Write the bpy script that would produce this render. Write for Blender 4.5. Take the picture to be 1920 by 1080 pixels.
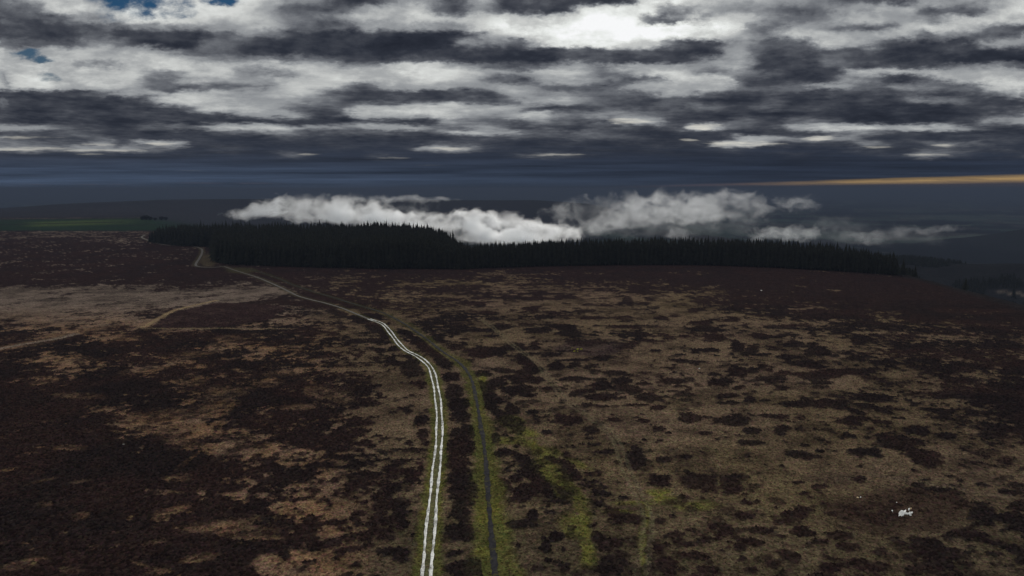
import bpy, bmesh, math, random
import numpy as np

# ------------------------------------------------------------------ camera, light, exposure
for o in list(bpy.data.objects):
    bpy.data.objects.remove(o)
scene = bpy.context.scene
COL = scene.collection

F = 1371.0                     # focal length of the photograph, in its own 1920-wide pixels
PITCH = math.radians(7.68)     # the drone looks a little below the horizon
CAM_H = 70.0
SP, CP = math.sin(PITCH), math.cos(PITCH)

cam_data = bpy.data.cameras.new("camera")
cam_data.sensor_width = 36.0
cam_data.lens = 36.0 * F / 1920.0
cam_data.clip_start = 0.5
cam_data.clip_end = 120000.0
cam = bpy.data.objects.new("camera", cam_data)
COL.objects.link(cam)
cam.location = (0, 0, CAM_H)
cam.rotation_euler = (math.radians(90) - PITCH, 0, 0)
scene.camera = cam

scene.render.engine = 'CYCLES'
scene.view_settings.view_transform = 'Standard'
scene.view_settings.look = 'None'
scene.view_settings.exposure = 0.0
scene.view_settings.gamma = 1.0
scene.cycles.max_bounces = 12
scene.cycles.diffuse_bounces = 2
scene.cycles.glossy_bounces = 2
scene.cycles.transparent_max_bounces = 8
scene.cycles.volume_bounces = 10
scene.cycles.use_denoising = True
scene.cycles.sample_clamp_indirect = 4.0

SUN_EL, SUN_AZ = math.radians(12.0), math.radians(9.5)   # azimuth to the right of straight ahead
sun_data = bpy.data.lights.new("sun", 'SUN')
sun_data.energy = 1.5
sun_data.angle = math.radians(12.0)
sun_data.color = (1.0, 0.95, 0.88)
sun = bpy.data.objects.new("sun", sun_data)
COL.objects.link(sun)
sun.rotation_euler = (math.radians(90) - SUN_EL, 0, math.pi - SUN_AZ)
sun.location = (0, 0, 300)

ZENITH = 0.95      # radiance of the bright cloud overhead
LREF = 0.78        # what a white sheet on the moor would give back under it


def lin1(c):
    c = c / 255.0
    return c / 12.92 if c <= 0.04045 else ((c + 0.055) / 1.055) ** 2.4


def lin(r, g, b):
    return (lin1(r), lin1(g), lin1(b))


def alb(r, g, b):
    """base colour of a thing that shows as this sRGB colour under the overcast"""
    return np.array(lin(r, g, b)) / LREF


# ------------------------------------------------------------------ node helper
class NT:
    def __init__(self, tree):
        self.t = tree
        tree.nodes.clear()

    def n(self, kind, inputs=None, **props):
        nd = self.t.nodes.new(kind)
        for k, v in props.items():
            setattr(nd, k, v)
        for k, v in (inputs or {}).items():
            s = nd.inputs[k]
            if isinstance(v, bpy.types.NodeSocket):
                self.t.links.new(v, s)
            else:
                s.default_value = v
        return nd

    def m(self, op, a, b=None, c=None, clamp=False):
        d = {0: a}
        if b is not None:
            d[1] = b
        if c is not None:
            d[2] = c
        return self.n('ShaderNodeMath', d, operation=op, use_clamp=clamp).outputs[0]

    def mr(self, v, a, b, c=0.0, d=1.0, smooth=False):
        return self.n('ShaderNodeMapRange', {'Value': v, 'From Min': a, 'From Max': b, 'To Min': c, 'To Max': d},
                      interpolation_type='SMOOTHSTEP' if smooth else 'LINEAR').outputs[0]

    def mixf(self, f, a, b):
        nd = self.n('ShaderNodeMix', {0: f, 2: a, 3: b}, data_type='FLOAT')
        return nd.outputs[0]

    def mixc(self, f, a, b, blend='MIX'):
        nd = self.t.nodes.new('ShaderNodeMix')
        nd.data_type = 'RGBA'
        nd.blend_type = blend
        for idx, v in ((0, f), (6, a), (7, b)):
            if isinstance(v, bpy.types.NodeSocket):
                self.t.links.new(v, nd.inputs[idx])
            elif idx == 0:
                nd.inputs[idx].default_value = v
            else:
                nd.inputs[idx].default_value = (v[0], v[1], v[2], 1)
        return nd.outputs[2]

    def noise(self, vec, scale, detail=4, rough=0.55, lac=2.0, dist=0.0, color=False):
        nd = self.n('ShaderNodeTexNoise', {'Vector': vec, 'Scale': scale, 'Detail': detail, 'Roughness': rough,
                                           'Lacunarity': lac, 'Distortion': dist})
        return nd.outputs[1 if color else 0]

    def link(self, a, b):
        self.t.links.new(a, b)


# ------------------------------------------------------------------ sky (world): a broken cloud deck
# brightness of the cloud deck, rows from 14 degrees up down to the horizon, columns across the view
SKY = [
 (0,   "11 15 19 19 19 19 20 20 21 14 12 7 10 13 8 15 7 8 6 6 18 23 20 15 15 13 9 8 8 17 12 15 19"),
 (18,  "9 12 19 20 22 20 21 21 20 11 9 12 17 17 9 12 7 7 15 20 21 13 15 13 12 9 10 14 18 9 9 17 21"),
 (35,  "11 9 11 14 20 21 20 20 19 13 12 17 20 20 18 19 19 19 18 23 14 9 15 18 14 12 13 18 16 13 19 20 20"),
 (50,  "8 7 7 9 12 12 12 14 17 12 9 14 15 14 15 18 22 23 23 24 24 23 23 20 11 16 11 10 16 20 19 10 9"),
 (65,  "7 6 6 8 6 6 6 9 12 7 5 6 7 5 6 10 21 22 23 24 25 24 22 16 13 18 17 18 18 12 12 8 12"),
 (82,  "14 9 9 12 8 5 6 10 6 5 5 5 4 4 5 13 10 19 21 22 17 14 8 13 9 9 18 14 8 6 6 13 13"),
 (98,  "19 16 18 17 16 15 9 10 6 6 6 6 5 5 6 7 6 6 8 8 8 7 6 15 8 8 9 8 6 5 7 5 5"),
 (112, "20 18 20 17 18 18 14 12 11 12 11 7 8 8 7 6 5 5 8 6 6 8 10 14 6 7 8 7 6 6 5 5 4"),
 (124, "19 21 20 12 18 20 20 17 15 19 18 11 17 20 15 12 9 10 14 12 17 16 14 15 6 6 9 8 8 8 12 12 8"),
 (136, "14 20 20 18 18 13 18 18 11 12 17 17 19 21 20 17 14 17 17 12 16 20 11 11 9 7 7 17 17 17 20 20 18"),
 (150, "14 20 20 19 17 10 15 14 13 16 18 19 20 21 19 15 9 16 14 14 8 13 21 11 6 7 8 12 6 8 17 20 19"),
 (163, "15 19 20 19 15 10 9 10 12 17 18 10 14 16 15 13 14 10 8 10 15 17 19 9 8 10 16 9 11 10 9 16 20"),
 (175, "8 7 7 9 16 17 18 16 15 18 13 8 8 7 7 7 14 13 11 10 9 18 9 7 7 7 9 7 7 7 7 9 18"),
 (188, "11 6 6 6 7 16 20 17 16 14 12 8 7 7 7 9 12 17 12 9 8 9 6 6 7 6 6 6 7 12 11 6 9"),
 (202, "8 6 6 6 6 7 12 17 18 11 9 12 17 16 17 17 15 8 8 9 8 8 10 7 8 8 6 5 5 5 6 6 7"),
 (214, "6 6 7 7 6 6 6 8 16 15 8 18 20 20 20 14 17 17 11 13 11 8 6 7 5 6 6 5 5 5 6 8 12"),
 (228, "6 5 6 6 5 5 6 6 6 6 5 7 7 6 12 11 9 12 8 12 17 8 7 10 7 9 8 5 5 5 6 12 14"),
 (240, "14 13 9 7 7 9 11 15 19 17 12 13 17 14 10 14 8 7 6 8 8 7 18 10 9 15 16 18 17 17 14 8 7"),
 (248, "8 8 8 7 6 6 6 8 10 12 8 9 9 8 14 16 14 8 10 8 6 6 7 6 7 7 10 12 9 7 6 6 6"),
 (258, "13 9 9 9 6 6 6 6 6 8 6 6 6 6 6 7 9 8 9 8 6 6 6 9 16 13 13 8 6 6 6 6 6"),
 (269, "10 11 9 14 8 16 7 6 6 6 6 6 6 6 9 7 6 6 6 6 6 6 8 19 13 7 7 11 7 9 10 7 6"),
 (279, "14 12 11 14 13 11 7 8 6 6 6 6 6 7 14 10 6 6 6 6 6 6 6 7 6 6 6 8 7 9 8 7 8"),
 (291, "6 6 6 7 6 6 6 6 6 9 5 5 8 6 6 5 7 10 8 6 6 6 6 6 6 7 6 6 7 11 8 7 8"),
 (306, "5.3 5.3 5.2 5.2 5.2 5.2 5 5 5 5 5 5 5 5 5 5 5 5 5 5 5 5 5 5 5 5 5 5 5 5 5 5 5"),
]


def build_world():
    w = bpy.data.worlds.new("World")
    scene.world = w
    w.use_nodes = True
    T = NT(w.node_tree)
    d = T.n('ShaderNodeTexCoord').outputs['Generated']
    xyz = T.n('ShaderNodeSeparateXYZ', {0: d})
    X, Y, Z = xyz.outputs
    yd = T.m('MAXIMUM', T.m('ABSOLUTE', Y), 0.3)
    U = T.m('DIVIDE', X, yd)
    V = T.m('MAXIMUM', T.m('DIVIDE', Z, yd), 0.0)
    den = T.m('SUBTRACT', CP, T.m('MULTIPLY', V, SP))
    den = T.m('MAXIMUM', den, 0.2)
    px = T.m('ADD', 960.0, T.m('DIVIDE', T.m('MULTIPLY', U, F), den))
    py = T.m('SUBTRACT', 540.0, T.m('DIVIDE', T.m('MULTIPLY', T.m('ADD', T.m('MULTIPLY', V, CP), SP), F), den))
    # the plane of the cloud deck
    inv = T.m('DIVIDE', 1.0, T.m('ADD', V, 0.05))
    cu = T.m('MULTIPLY', U, inv)
    P = T.n('ShaderNodeCombineXYZ', {0: cu, 1: inv, 2: 3.7}).outputs[0]
    PL = T.n('ShaderNodeCombineXYZ', {0: T.m('MULTIPLY', U, 4.6), 1: T.m('MULTIPLY', T.m('LOGARITHM', T.m('ADD', V, 0.05), 2.718281828), 2.4), 2: 1.3}).outputs[0]
    n1 = T.noise(PL, 2.0, 5, 0.6, color=True)
    s1 = T.n('ShaderNodeSeparateColor', {0: n1}).outputs
    n2 = T.noise(PL, 7.0, 6, 0.64, color=True)
    s2 = T.n('ShaderNodeSeparateColor', {0: n2}).outputs
    wx = T.m('MULTIPLY', T.m('SUBTRACT', s1[0], 0.5), 110.0)
    wx = T.m('ADD', wx, T.m('MULTIPLY', T.m('SUBTRACT', s2[0], 0.5), 70.0))
    amp = T.mr(V, 0.0, 0.2, 0.3, 1.0)
    wy = T.m('MULTIPLY', T.m('SUBTRACT', s1[1], 0.5), 26.0)
    wy = T.m('ADD', wy, T.m('MULTIPLY', T.m('SUBTRACT', s2[1], 0.5), 34.0))
    wy = T.m('MULTIPLY', wy, amp)
    qx = T.m('ADD', px, wx)
    qy = T.m('ADD', py, wy)
    u = T.m('PINGPONG', T.m('DIVIDE', qx, 1920.0), 1.0)
    acc = None
    for i, (y, row) in enumerate(SKY):
        vals = [float(v) / 25.5 for v in row.split()]
        fc = T.n('ShaderNodeFloatCurve', {'Factor': 1.0, 'Value': u})
        cm = fc.mapping
        c = cm.curves[0]
        while len(c.points) < len(vals):
            c.points.new(0.5, 0.5)
        for k, v in enumerate(vals):
            c.points[k].location = (k / (len(vals) - 1), v)
        cm.update()
        if acc is None:
            acc = fc.outputs[0]
        else:
            f = T.mr(qy, SKY[i - 1][0], y, smooth=True)
            acc = T.mixf(f, acc, fc.outputs[0])
    # overhead: the same deck goes on, unseen from here
    over = T.mr(T.noise(P, 2.5, 5, 0.6), 0.35, 0.65, 0.62, 0.98)
    lum = T.mixf(T.mr(py, -30, -160, smooth=True), acc, over)
    # wisps and torn edges
    n3 = T.noise(PL, 4.0, 6, 0.6)
    n4 = T.noise(P, 7.0, 4, 0.55)
    det = T.m('ADD', T.m('MULTIPLY', T.m('SUBTRACT', n3, 0.5), 0.5), T.m('MULTIPLY', T.m('SUBTRACT', n4, 0.5), 0.16))
    det = T.m('MULTIPLY', det, T.mr(V, 0.0, 0.09, 0.22, 1.0, smooth=True))
    # keep the middle greys ragged, the cores of dark and bright calmer
    mid = T.m('SUBTRACT', 1.0, T.m('POWER', T.m('ABSOLUTE', T.m('SUBTRACT', T.m('MULTIPLY', lum, 2.0), 1.0)), 3.0))
    det = T.m('MULTIPLY', det, T.m('ADD', 0.42, T.m('MULTIPLY', mid, 0.58)))
    lum = T.m('ADD', lum, det, clamp=True)
    crisp = T.mr(lum, 0.24, 0.72, 0.21, 0.82, smooth=True)
    lum = T.mixf(T.mr(lum, 0.75, 0.95, 0.22, 0.0), lum, crisp)
    shade = T.noise(T.n('ShaderNodeVectorMath', {0: PL, 1: (11.0, 7.0, 2.0)}, operation='ADD').outputs[0], 2.6, 5, 0.6)
    lum = T.m('SUBTRACT', lum, T.m('MULTIPLY', T.mr(shade, 0.42, 0.66, 0.0, 0.2, smooth=True), T.mr(lum, 0.55, 0.85, 0.0, 1.0)))
    glow = T.m('ADD', T.m('POWER', T.m('DIVIDE', T.m('SUBTRACT', px, 1150.0), 260.0), 2.0), T.m('POWER', T.m('DIVIDE', T.m('SUBTRACT', py, 55.0), 60.0), 2.0))
    lum = T.m('ADD', lum, T.m('MULTIPLY', T.mr(glow, 1.3, 0.0, 0.0, 0.16, smooth=True), T.mr(lum, 0.35, 0.7)), clamp=True)
    ramp = T.n('ShaderNodeValToRGB', {0: lum})
    cr = ramp.color_ramp
    stops = [(0.12, (31, 35, 45)), (0.2, (46, 50, 60)), (0.28, (68, 71, 79)), (0.42, (105, 108, 114)),
             (0.6, (152, 155, 158)), (0.78, (203, 205, 203)), (0.9, (233, 236, 233)), (1.0, (250, 251, 252))]
    while len(cr.elements) < len(stops):
        cr.elements.new(0.5)
    for e, (p, c) in zip(cr.elements, stops):
        e.position = p
        e.color = (*lin(*c), 1)
    col = ramp.outputs[0]
    # thin bright chinks between the far layers
    chn = T.m('MULTIPLY', T.m('SUBTRACT', T.noise(T.n('ShaderNodeCombineXYZ', {0: T.m('MULTIPLY', U, 26.0), 1: T.m('MULTIPLY', V, 260.0), 2: 8.0}).outputs[0], 1.0, 4, 0.6), 0.5), 5.0)
    ch = None
    for (hx, hy, rx, ry, k) in ((1050, 290, 62, 2.0, 0.5), (852, 278, 34, 3.2, 0.75), (747, 296, 30, 2.0, 0.4), (580, 290, 20, 2.2, 0.45), (1640, 276, 26, 2.8, 0.5),
                                (1735, 290, 42, 2.4, 0.5), (1768, 273, 24, 3.2, 0.6), (1288, 262, 18, 2.6, 0.6), (1385, 269, 75, 5.0, 0.85), (1535, 259, 32, 4.5, 0.85),
                                (1320, 238, 34, 5.0, 0.85), (50, 279, 75, 4.0, 0.6), (190, 282, 90, 2.4, 0.5), (300, 270, 26, 3.2, 0.65), (165, 289, 40, 1.8, 0.45), (180, 271, 34, 2.6, 0.5),
                                (1180, 228, 36, 5.5, 0.75), (40, 258, 60, 3.0, 0.45), (800, 310, 26, 1.6, 0.22), (350, 320, 40, 1.5, 0.25), (75, 330, 50, 1.8, 0.2)):
        ex = T.m('DIVIDE', T.m('SUBTRACT', T.m('ADD', px, T.m('MULTIPLY', wx, 0.35)), hx), rx)
        ey = T.m('DIVIDE', T.m('SUBTRACT', T.m('ADD', py, T.m('MULTIPLY', wy, 0.35)), hy), ry)
        r2 = T.m('ADD', T.m('MULTIPLY', ex, ex), T.m('MULTIPLY', ey, ey))
        h = T.mr(T.m('ADD', r2, chn), 1.5, -0.6, 0.0, k * 0.8, smooth=True)
        ch = h if ch is None else T.m('MAXIMUM', ch, h)
    ch = T.m('MULTIPLY', ch, T.m('GREATER_THAN', Y, 0.0))
    col = T.mixc(ch, col, lin(226, 222, 210))
    # low down the deck turns slate blue
    fblue = T.m('MULTIPLY', T.m('MULTIPLY', T.mr(py, 235, 325, smooth=True), T.mr(lum, 0.42, 0.24)), T.m('SUBTRACT', 1.0, ch))
    lrow = T.m('ADD', 1.0, T.m('MULTIPLY', T.m('SUBTRACT', T.noise(T.n('ShaderNodeCombineXYZ', {0: T.m('MULTIPLY', U, 3.5), 1: T.m('MULTIPLY', V, 120.0), 2: 5.0}).outputs[0], 1.0, 5, 0.62), 0.5), 2.4))
    low_l = T.mixc(T.mr(py, 285, 352, smooth=True), lin(50, 57, 71), lin(69, 84, 107))
    low = T.mixc(T.mr(px, 0, 1500), low_l, lin(39, 47, 62))
    low = T.mixc(1.0, low, T.n('ShaderNodeCombineXYZ', {0: lrow, 1: lrow, 2: lrow}).outputs[0], 'MULTIPLY')
    col = T.mixc(fblue, col, low)
    # faint pink lines on the left, the long yellow gap on the right
    nl = T.m('MULTIPLY', T.m('SUBTRACT', T.noise(T.n('ShaderNodeCombineXYZ', {0: T.m('MULTIPLY', U, 9.0), 1: T.m('MULTIPLY', V, 90.0), 2: 0.0}).outputs[0], 1.0, 5, 0.6), 0.5), 7.0)
    for (y0, xa, xb, c, s) in ((347, -60, 330, (82, 84, 98), 2.6), (343, 300, 560, (78, 78, 92), 2.2)):
        dist = T.m('ABSOLUTE', T.m('SUBTRACT', T.m('ADD', py, nl), y0))
        mk = T.m('MULTIPLY', T.mr(dist, s, 0.3), T.m('MULTIPLY', T.mr(px, xa, xa + 120, smooth=True), T.mr(px, xb, xb - 120, smooth=True)))
        mk = T.m('MULTIPLY', mk, T.mr(T.noise(P, 1.3, 3, 0.5), 0.45, 0.6))
        col = T.mixc(mk, col, lin(*c))
    line = T.m('ADD', T.m('SUBTRACT', 351.0, T.m('MULTIPLY', T.m('SUBTRACT', px, 1150.0), 0.0215)), T.m('MULTIPLY', nl, 0.5))
    warm = T.m('MULTIPLY', T.m('MULTIPLY', T.mr(T.m('SUBTRACT', py, line), 34, 2, smooth=True), T.mr(T.m('SUBTRACT', py, line), -3, 1)), T.mr(px, 1250, 1900, 0, 0.75))
    col = T.mixc(warm, col, lin(84, 74, 76))
    th = T.mr(px, 1150, 1950, 1.2, 6.5)
    gap = T.mr(T.m('ABSOLUTE', T.m('SUBTRACT', py, line)), T.m('MULTIPLY', th, 1.5), 0.0)
    gap = T.m('MULTIPLY', gap, T.mr(px, 1040, 1250, 0, 1, smooth=True))
    gcol = T.mixc(T.mr(px, 1300, 1650, smooth=True), lin(104, 84, 84), lin(204, 168, 108))
    gap = T.m('MULTIPLY', gap, T.m('MULTIPLY', T.mr(px, 1040, 1750, 0.35, 0.88), T.mr(T.noise(T.n('ShaderNodeCombineXYZ', {0: T.m('MULTIPLY', U, 14.0), 1: T.m('MULTIPLY', V, 420.0), 2: 2.0}).outputs[0], 1.0, 4, 0.6), 0.32, 0.55, 0.45, 1.0)))
    col = T.mixc(gap, col, gcol)
    # clear sky in the holes at upper left
    hole = None
    for (hx, hy, rx, ry) in ((255, -8, 112, 42), (275, 12, 40, 24), (48, 100, 26, 8), (80, 110, 24, 8), (90, 141, 26, 12), (412, 0, 42, 12)):
        ex = T.m('DIVIDE', T.m('SUBTRACT', T.m('ADD', px, T.m('MULTIPLY', wx, 0.8)), hx), rx)
        ey = T.m('DIVIDE', T.m('SUBTRACT', T.m('ADD', py, T.m('MULTIPLY', wy, 1.0)), hy), ry)
        r2 = T.m('ADD', T.m('MULTIPLY', ex, ex), T.m('MULTIPLY', ey, ey))
        h = T.mr(T.m('ADD', r2, T.m('MULTIPLY', T.m('SUBTRACT', n3, 0.5), 5.0)), 1.5, -0.1, smooth=True)
        hole = h if hole is None else T.m('MAXIMUM', hole, h)
    hole = T.m('MULTIPLY', T.m('MULTIPLY', hole, T.mr(px, 100, 190, 0.9, 1.0)), T.m('GREATER_THAN', Y, 0.0))
    sky = T.n('ShaderNodeTexSky', sky_type='NISHITA', sun_disc=False)
    sky.sun_elevation = SUN_EL
    sky.sun_rotation = SUN_AZ
    sky.altitude = 300
    sky.air_density = 1.4
    sky.dust_density = 0.3
    sky.ozone_density = 9.0
    bg_clear = T.n('ShaderNodeBackground', {'Color': sky.outputs[0], 'Strength': 0.03})
    # overhead brightness
    gain = T.mr(py, -40, -400, 1.0, ZENITH / 0.72, smooth=True)
    bg_cloud = T.n('ShaderNodeBackground', {'Color': col, 'Strength': gain})
    mx = T.n('ShaderNodeMixShader', {0: hole, 1: bg_cloud.outputs[0], 2: bg_clear.outputs[0]})
    out = T.n('ShaderNodeOutputWorld', {'Surface': mx.outputs[0]})
    w.cycles.sampling_method = 'MANUAL'
    w.cycles.sample_map_resolution = 512


build_world()


# ------------------------------------------------------------------ numpy noise, curves, projections
def _hash(ix, iy, seed):
    h = (ix.astype(np.int64) * 374761393 + iy.astype(np.int64) * 668265263 + seed * 974711) & 0xFFFFFFFF
    h = ((h ^ (h >> 13)) * 1274126177) & 0xFFFFFFFF
    h = (h ^ (h >> 16)) & 0xFFFFFF
    return h.astype(np.float32) / np.float32(0xFFFFFF)


def vnoise(x, y, seed=0):
    ix = np.floor(x)
    iy = np.floor(y)
    fx = (x - ix).astype(np.float32)
    fy = (y - iy).astype(np.float32)
    fx = fx * fx * fx * (fx * (fx * 6 - 15) + 10)
    fy = fy * fy * fy * (fy * (fy * 6 - 15) + 10)
    a = _hash(ix, iy, seed)
    b = _hash(ix + 1, iy, seed)
    c = _hash(ix, iy + 1, seed)
    d = _hash(ix + 1, iy + 1, seed)
    return (a + (b - a) * fx) * (1 - fy) + (c + (d - c) * fx) * fy


def fbm(x, y, scale, octaves=4, seed=0, gain=0.55):
    """fractal noise about 0..1, first cell 'scale' metres wide"""
    tot = 0.0
    amp = 1.0
    norm = 0.0
    ca, sa = math.cos(0.6), math.sin(0.6)
    x = np.asarray(x, dtype=np.float64) / scale
    y = np.asarray(y, dtype=np.float64) / scale
    for o in range(octaves):
        tot = tot + amp * vnoise(x + 17.3 * o, y - 9.1 * o, seed + o * 31)
        norm += amp
        amp *= gain
        x, y = (ca * x - sa * y) * 2.03, (sa * x + ca * y) * 2.03
    return tot / norm


def sstep(a, b, v):
    t = np.clip((v - a) / (b - a), 0, 1)
    return t * t * (3 - 2 * t)


# plateau edge and valley, as a function of bearing (given as photo columns)
BX = np.array([-3000, 200, 300, 430, 850, 900, 1200, 1500, 1700, 1800, 1920, 2300, 5000.])
BR = np.array([6000, 5000, 1260, 1110, 980, 800, 760, 735, 660, 580, 510, 420, 380.])
BD = np.array([0, 0, 10, 50, 80, 92, 118, 135, 150, 152, 152, 152, 152.])
RX = np.array([-3000, -200, 0, 100, 300, 700, 1000, 1100, 1250, 1400, 5000.])
RZ = np.array([-60, -40, -13, 2, 21, 17, 13, -5, -90, -152, -152.])


def hbase(x, y):
    """height of the land without the tufts"""
    x = np.asarray(x, dtype=np.float64)
    y = np.asarray(y, dtype=np.float64)
    r = np.hypot(x, y) + 1e-6
    az = np.arctan2(x, y)
    b = 960 + F * np.tan(np.clip(az, -1.25, 1.25))
    re = np.interp(b, BX, BR)
    dp = np.interp(b, BX, BD)
    z = 1.6 * (fbm(x, y, 260, 3, 5) - 0.5) * sstep(100, 260, r)
    z = z - dp * sstep(0, 620, r - re)
    rz = np.interp(b, RX, RZ)
    up = sstep(2300, 3700, r)
    z = z * (1 - up) + rz * up
    z = z + 14 * up * (fbm(x, y, 900, 3, 8) - 0.5)
    dn = sstep(3800, 6400, r)
    z = z * (1 - dn) + (-152 + 26 * (fbm(x, y, 2600, 3, 9) - 0.5)) * dn
    # wooded spur and dark hill on the right
    spur = np.exp(-((r - 1450) / 240.0) ** 2) * sstep(1430, 1700, b) * (0.9 + 0.1 * sstep(1800, 2000, b))
    z = z + 112 * spur * (0.95 + 0.3 * (fbm(x, y, 240, 3, 12) - 0.5))
    cx, cy = (2020 - 960) / F * 2500, 2500.0
    z = z + 98 * np.exp(-(((x - cx) / 170) ** 2 + ((y - cy) / 500) ** 2))
    z = np.where(y < 0, z * sstep(-400, 0, y) if False else z, z)
    return z


def project(x, y, z):
    dz = z - CAM_H
    dep = y * CP - dz * SP
    up = y * SP + dz * CP
    dep = np.where(dep > 1.0, dep, 1.0)
    return 960 + F * x / dep, 540 - F * up / dep


def ground_pt(px, py):
    """the point of the moor seen at this place in the photograph"""
    dx = (px - 960) / F
    dyv = (540 - py) / F
    dirv = np.array([dx, CP + dyv * SP, -SP + dyv * CP])
    z = 0.0
    for _ in range(12):
        t = (CAM_H - z) / -dirv[2]
        x, y = dirv[0] * t, dirv[1] * t
        zn = float(hbase(x, y))
        z = 0.5 * z + 0.5 * zn
    return np.array([x, y, float(hbase(x, y))])


def catmull(pts, step):
    pts = np.array(pts, dtype=float)
    P = np.vstack([2 * pts[0] - pts[1], pts, 2 * pts[-1] - pts[-2]])
    out = []
    for i in range(1, len(P) - 2):
        p0, p1, p2, p3 = P[i - 1], P[i], P[i + 1], P[i + 2]
        n = max(2, int(np.linalg.norm(p2 - p1) / step))
        for k in range(n):
            t = k / n
            out.append(0.5 * ((2 * p1) + (-p0 + p2) * t + (2 * p0 - 5 * p1 + 4 * p2 - p3) * t * t + (-p0 + 3 * p1 - 3 * p2 + p3) * t ** 3))
    out.append(P[-2])
    return np.array(out)


def world_line(pxpts, step=1.0):
    g = np.array([ground_pt(*p)[:2] for p in pxpts])
    return catmull(g, step)


def line_dist(x, y, line, rmax):
    """distance from many points to a polyline, only worked out within rmax of it"""
    d = np.full(x.shape, 1e9, dtype=np.float32)
    for i in range(len(line) - 1):
        a, b = line[i], line[i + 1]
        lo = np.minimum(a, b) - rmax
        hi = np.maximum(a, b) + rmax
        sel = np.where((x > lo[0]) & (x < hi[0]) & (y > lo[1]) & (y < hi[1]))[0]
        if len(sel) == 0:
            continue
        ab = b - a
        L = max(1e-9, float(ab @ ab))
        t = np.clip(((x[sel] - a[0]) * ab[0] + (y[sel] - a[1]) * ab[1]) / L, 0, 1)
        dd = np.hypot(x[sel] - a[0] - t * ab[0], y[sel] - a[1] - t * ab[1])
        d[sel] = np.minimum(d[sel], dd)
    return d


TRACK_PX = [(798, 1100), (803, 1040), (811, 950), (818, 880), (823, 830), (824, 790), (821, 750), (815, 715), (808, 692),
            (796, 678), (780, 667), (762, 658), (748, 645), (735, 628), (722, 612), (711, 605), (690, 598), (665, 588),
            (640, 578), (610, 569), (585, 563), (560, 556), (543, 548), (525, 539), (505, 530), (480, 520), (455, 512),
            (436, 506), (420, 500)]
FAR_TRACK_PX = [(420, 500), (396, 502), (370, 500), (368, 494), (374, 485), (379, 474), (377, 467), (360, 461.5), (340, 459.5), (322, 461),
                (300, 458), (284, 453), (266, 446), (272, 441)]
PATH_PX = [(931, 1100), (925, 1040), (921, 1000), (916, 940), (912, 880), (907, 830), (900, 790), (893, 750), (885, 715),
           (872, 692), (855, 676), (830, 660), (805, 640), (780, 622), (755, 606), (735, 595), (712, 585), (655, 568),
           (620, 557), (580, 545), (545, 533), (520, 522), (490, 512), (470, 506)]
FAINT_PX = [(905, 600), (935, 625), (970, 655), (1005, 680), (1040, 725), (1060, 750), (1100, 780), (1130, 800), (1156, 830),
            (1166, 860), (1183, 900), (1200, 935), (1214, 970), (1210, 1030), (1200, 1095)]
GREEN_PX = [(940, 828, 6), (965, 828, 7), (1000, 832, 9), (1030, 855, 12), (1015, 870, 14), (1040, 895, 12), (1062, 920, 12),
            (1085, 945, 13), (1092, 975, 14), (1098, 1010, 13), (1105, 1060, 14)]
TRACK = world_line(TRACK_PX)
FAR_TRACK = world_line(FAR_TRACK_PX, 2.5)
PATH = world_line(PATH_PX)
FAINT = world_line(FAINT_PX)

# heather patches: (origin, scale) of the detail they were measured in, then centre, radii, tilt
PATCHES = []


def patches(ox, oy, txt, s=3.692):
    for item in txt.split(';'):
        v = [float(k) for k in item.split(',')]
        cx, cy, rx, ry = v[:4]
        PATCHES.append((ox + cx / s, oy + cy / s, rx / s, ry / s, math.radians(v[4]) if len(v) > 4 else 0.0))


patches(880, 520, "60,145,70,15;60,190,55,22;150,255,75,20;160,290,60,15;430,220,80,18;480,150,190,14;660,140,100,16;450,115,260,9;230,350,70,28;90,372,100,14;150,410,50,8;470,370,100,22;530,280,70,12;800,240,80,18;830,285,100,18;690,345,110,20;700,390,100,24;870,405,32,10;1170,395,85,22;1180,435,40,10;1110,490,70,18;1060,350,110,12;1100,170,36,26;1190,100,140,22;1220,180,40,10;1330,285,50,16;1420,270,60,8;1560,230,70,15;1600,165,80,15;1850,220,80,30;1600,320,120,20;1640,360,100,25;1690,430,75,28;1850,480,70,45;1820,300,60,10;460,470,55,30;260,490,55,18;360,493,40,16;120,520,130,38;290,550,40,8;560,545,70,16;730,575,110,14;910,567,75,18;840,620,60,22;410,605,90,42,25;600,620,60,25;740,610,50,18;240,655,80,18;110,668,60,22;400,697,95,40;185,725,90,38;330,728,50,22;110,765,60,35;300,800,75,42;410,780,50,25;380,822,75,14;150,845,80,42,20;290,920,60,40,20;170,915,80,42,25;430,940,45,25;270,985,95,40,25;550,775,40,10;770,710,130,18;980,670,100,28;1060,720,70,30;910,755,70,30;1110,775,110,28;1200,740,60,15;730,820,45,20;800,795,60,12;930,840,100,25;1240,835,85,32;1140,800,60,15;810,890,38,14;930,900,50,8;1160,890,80,8;1300,910,55,18;1000,995,60,12;690,1000,90,35;1410,725,125,30;1420,795,90,10;1750,730,130,28;1850,660,80,45;1690,680,60,20;1470,580,80,18;1280,510,50,14;1600,510,120,18;1590,590,50,12;1460,540,60,10;1790,825,110,28;1820,870,60,14;1520,980,75,30;1640,975,30,8;1820,1005,110,30;1210,1000,40,12;1200,955,20,7;780,460,180,26;720,515,120,10")
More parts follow.
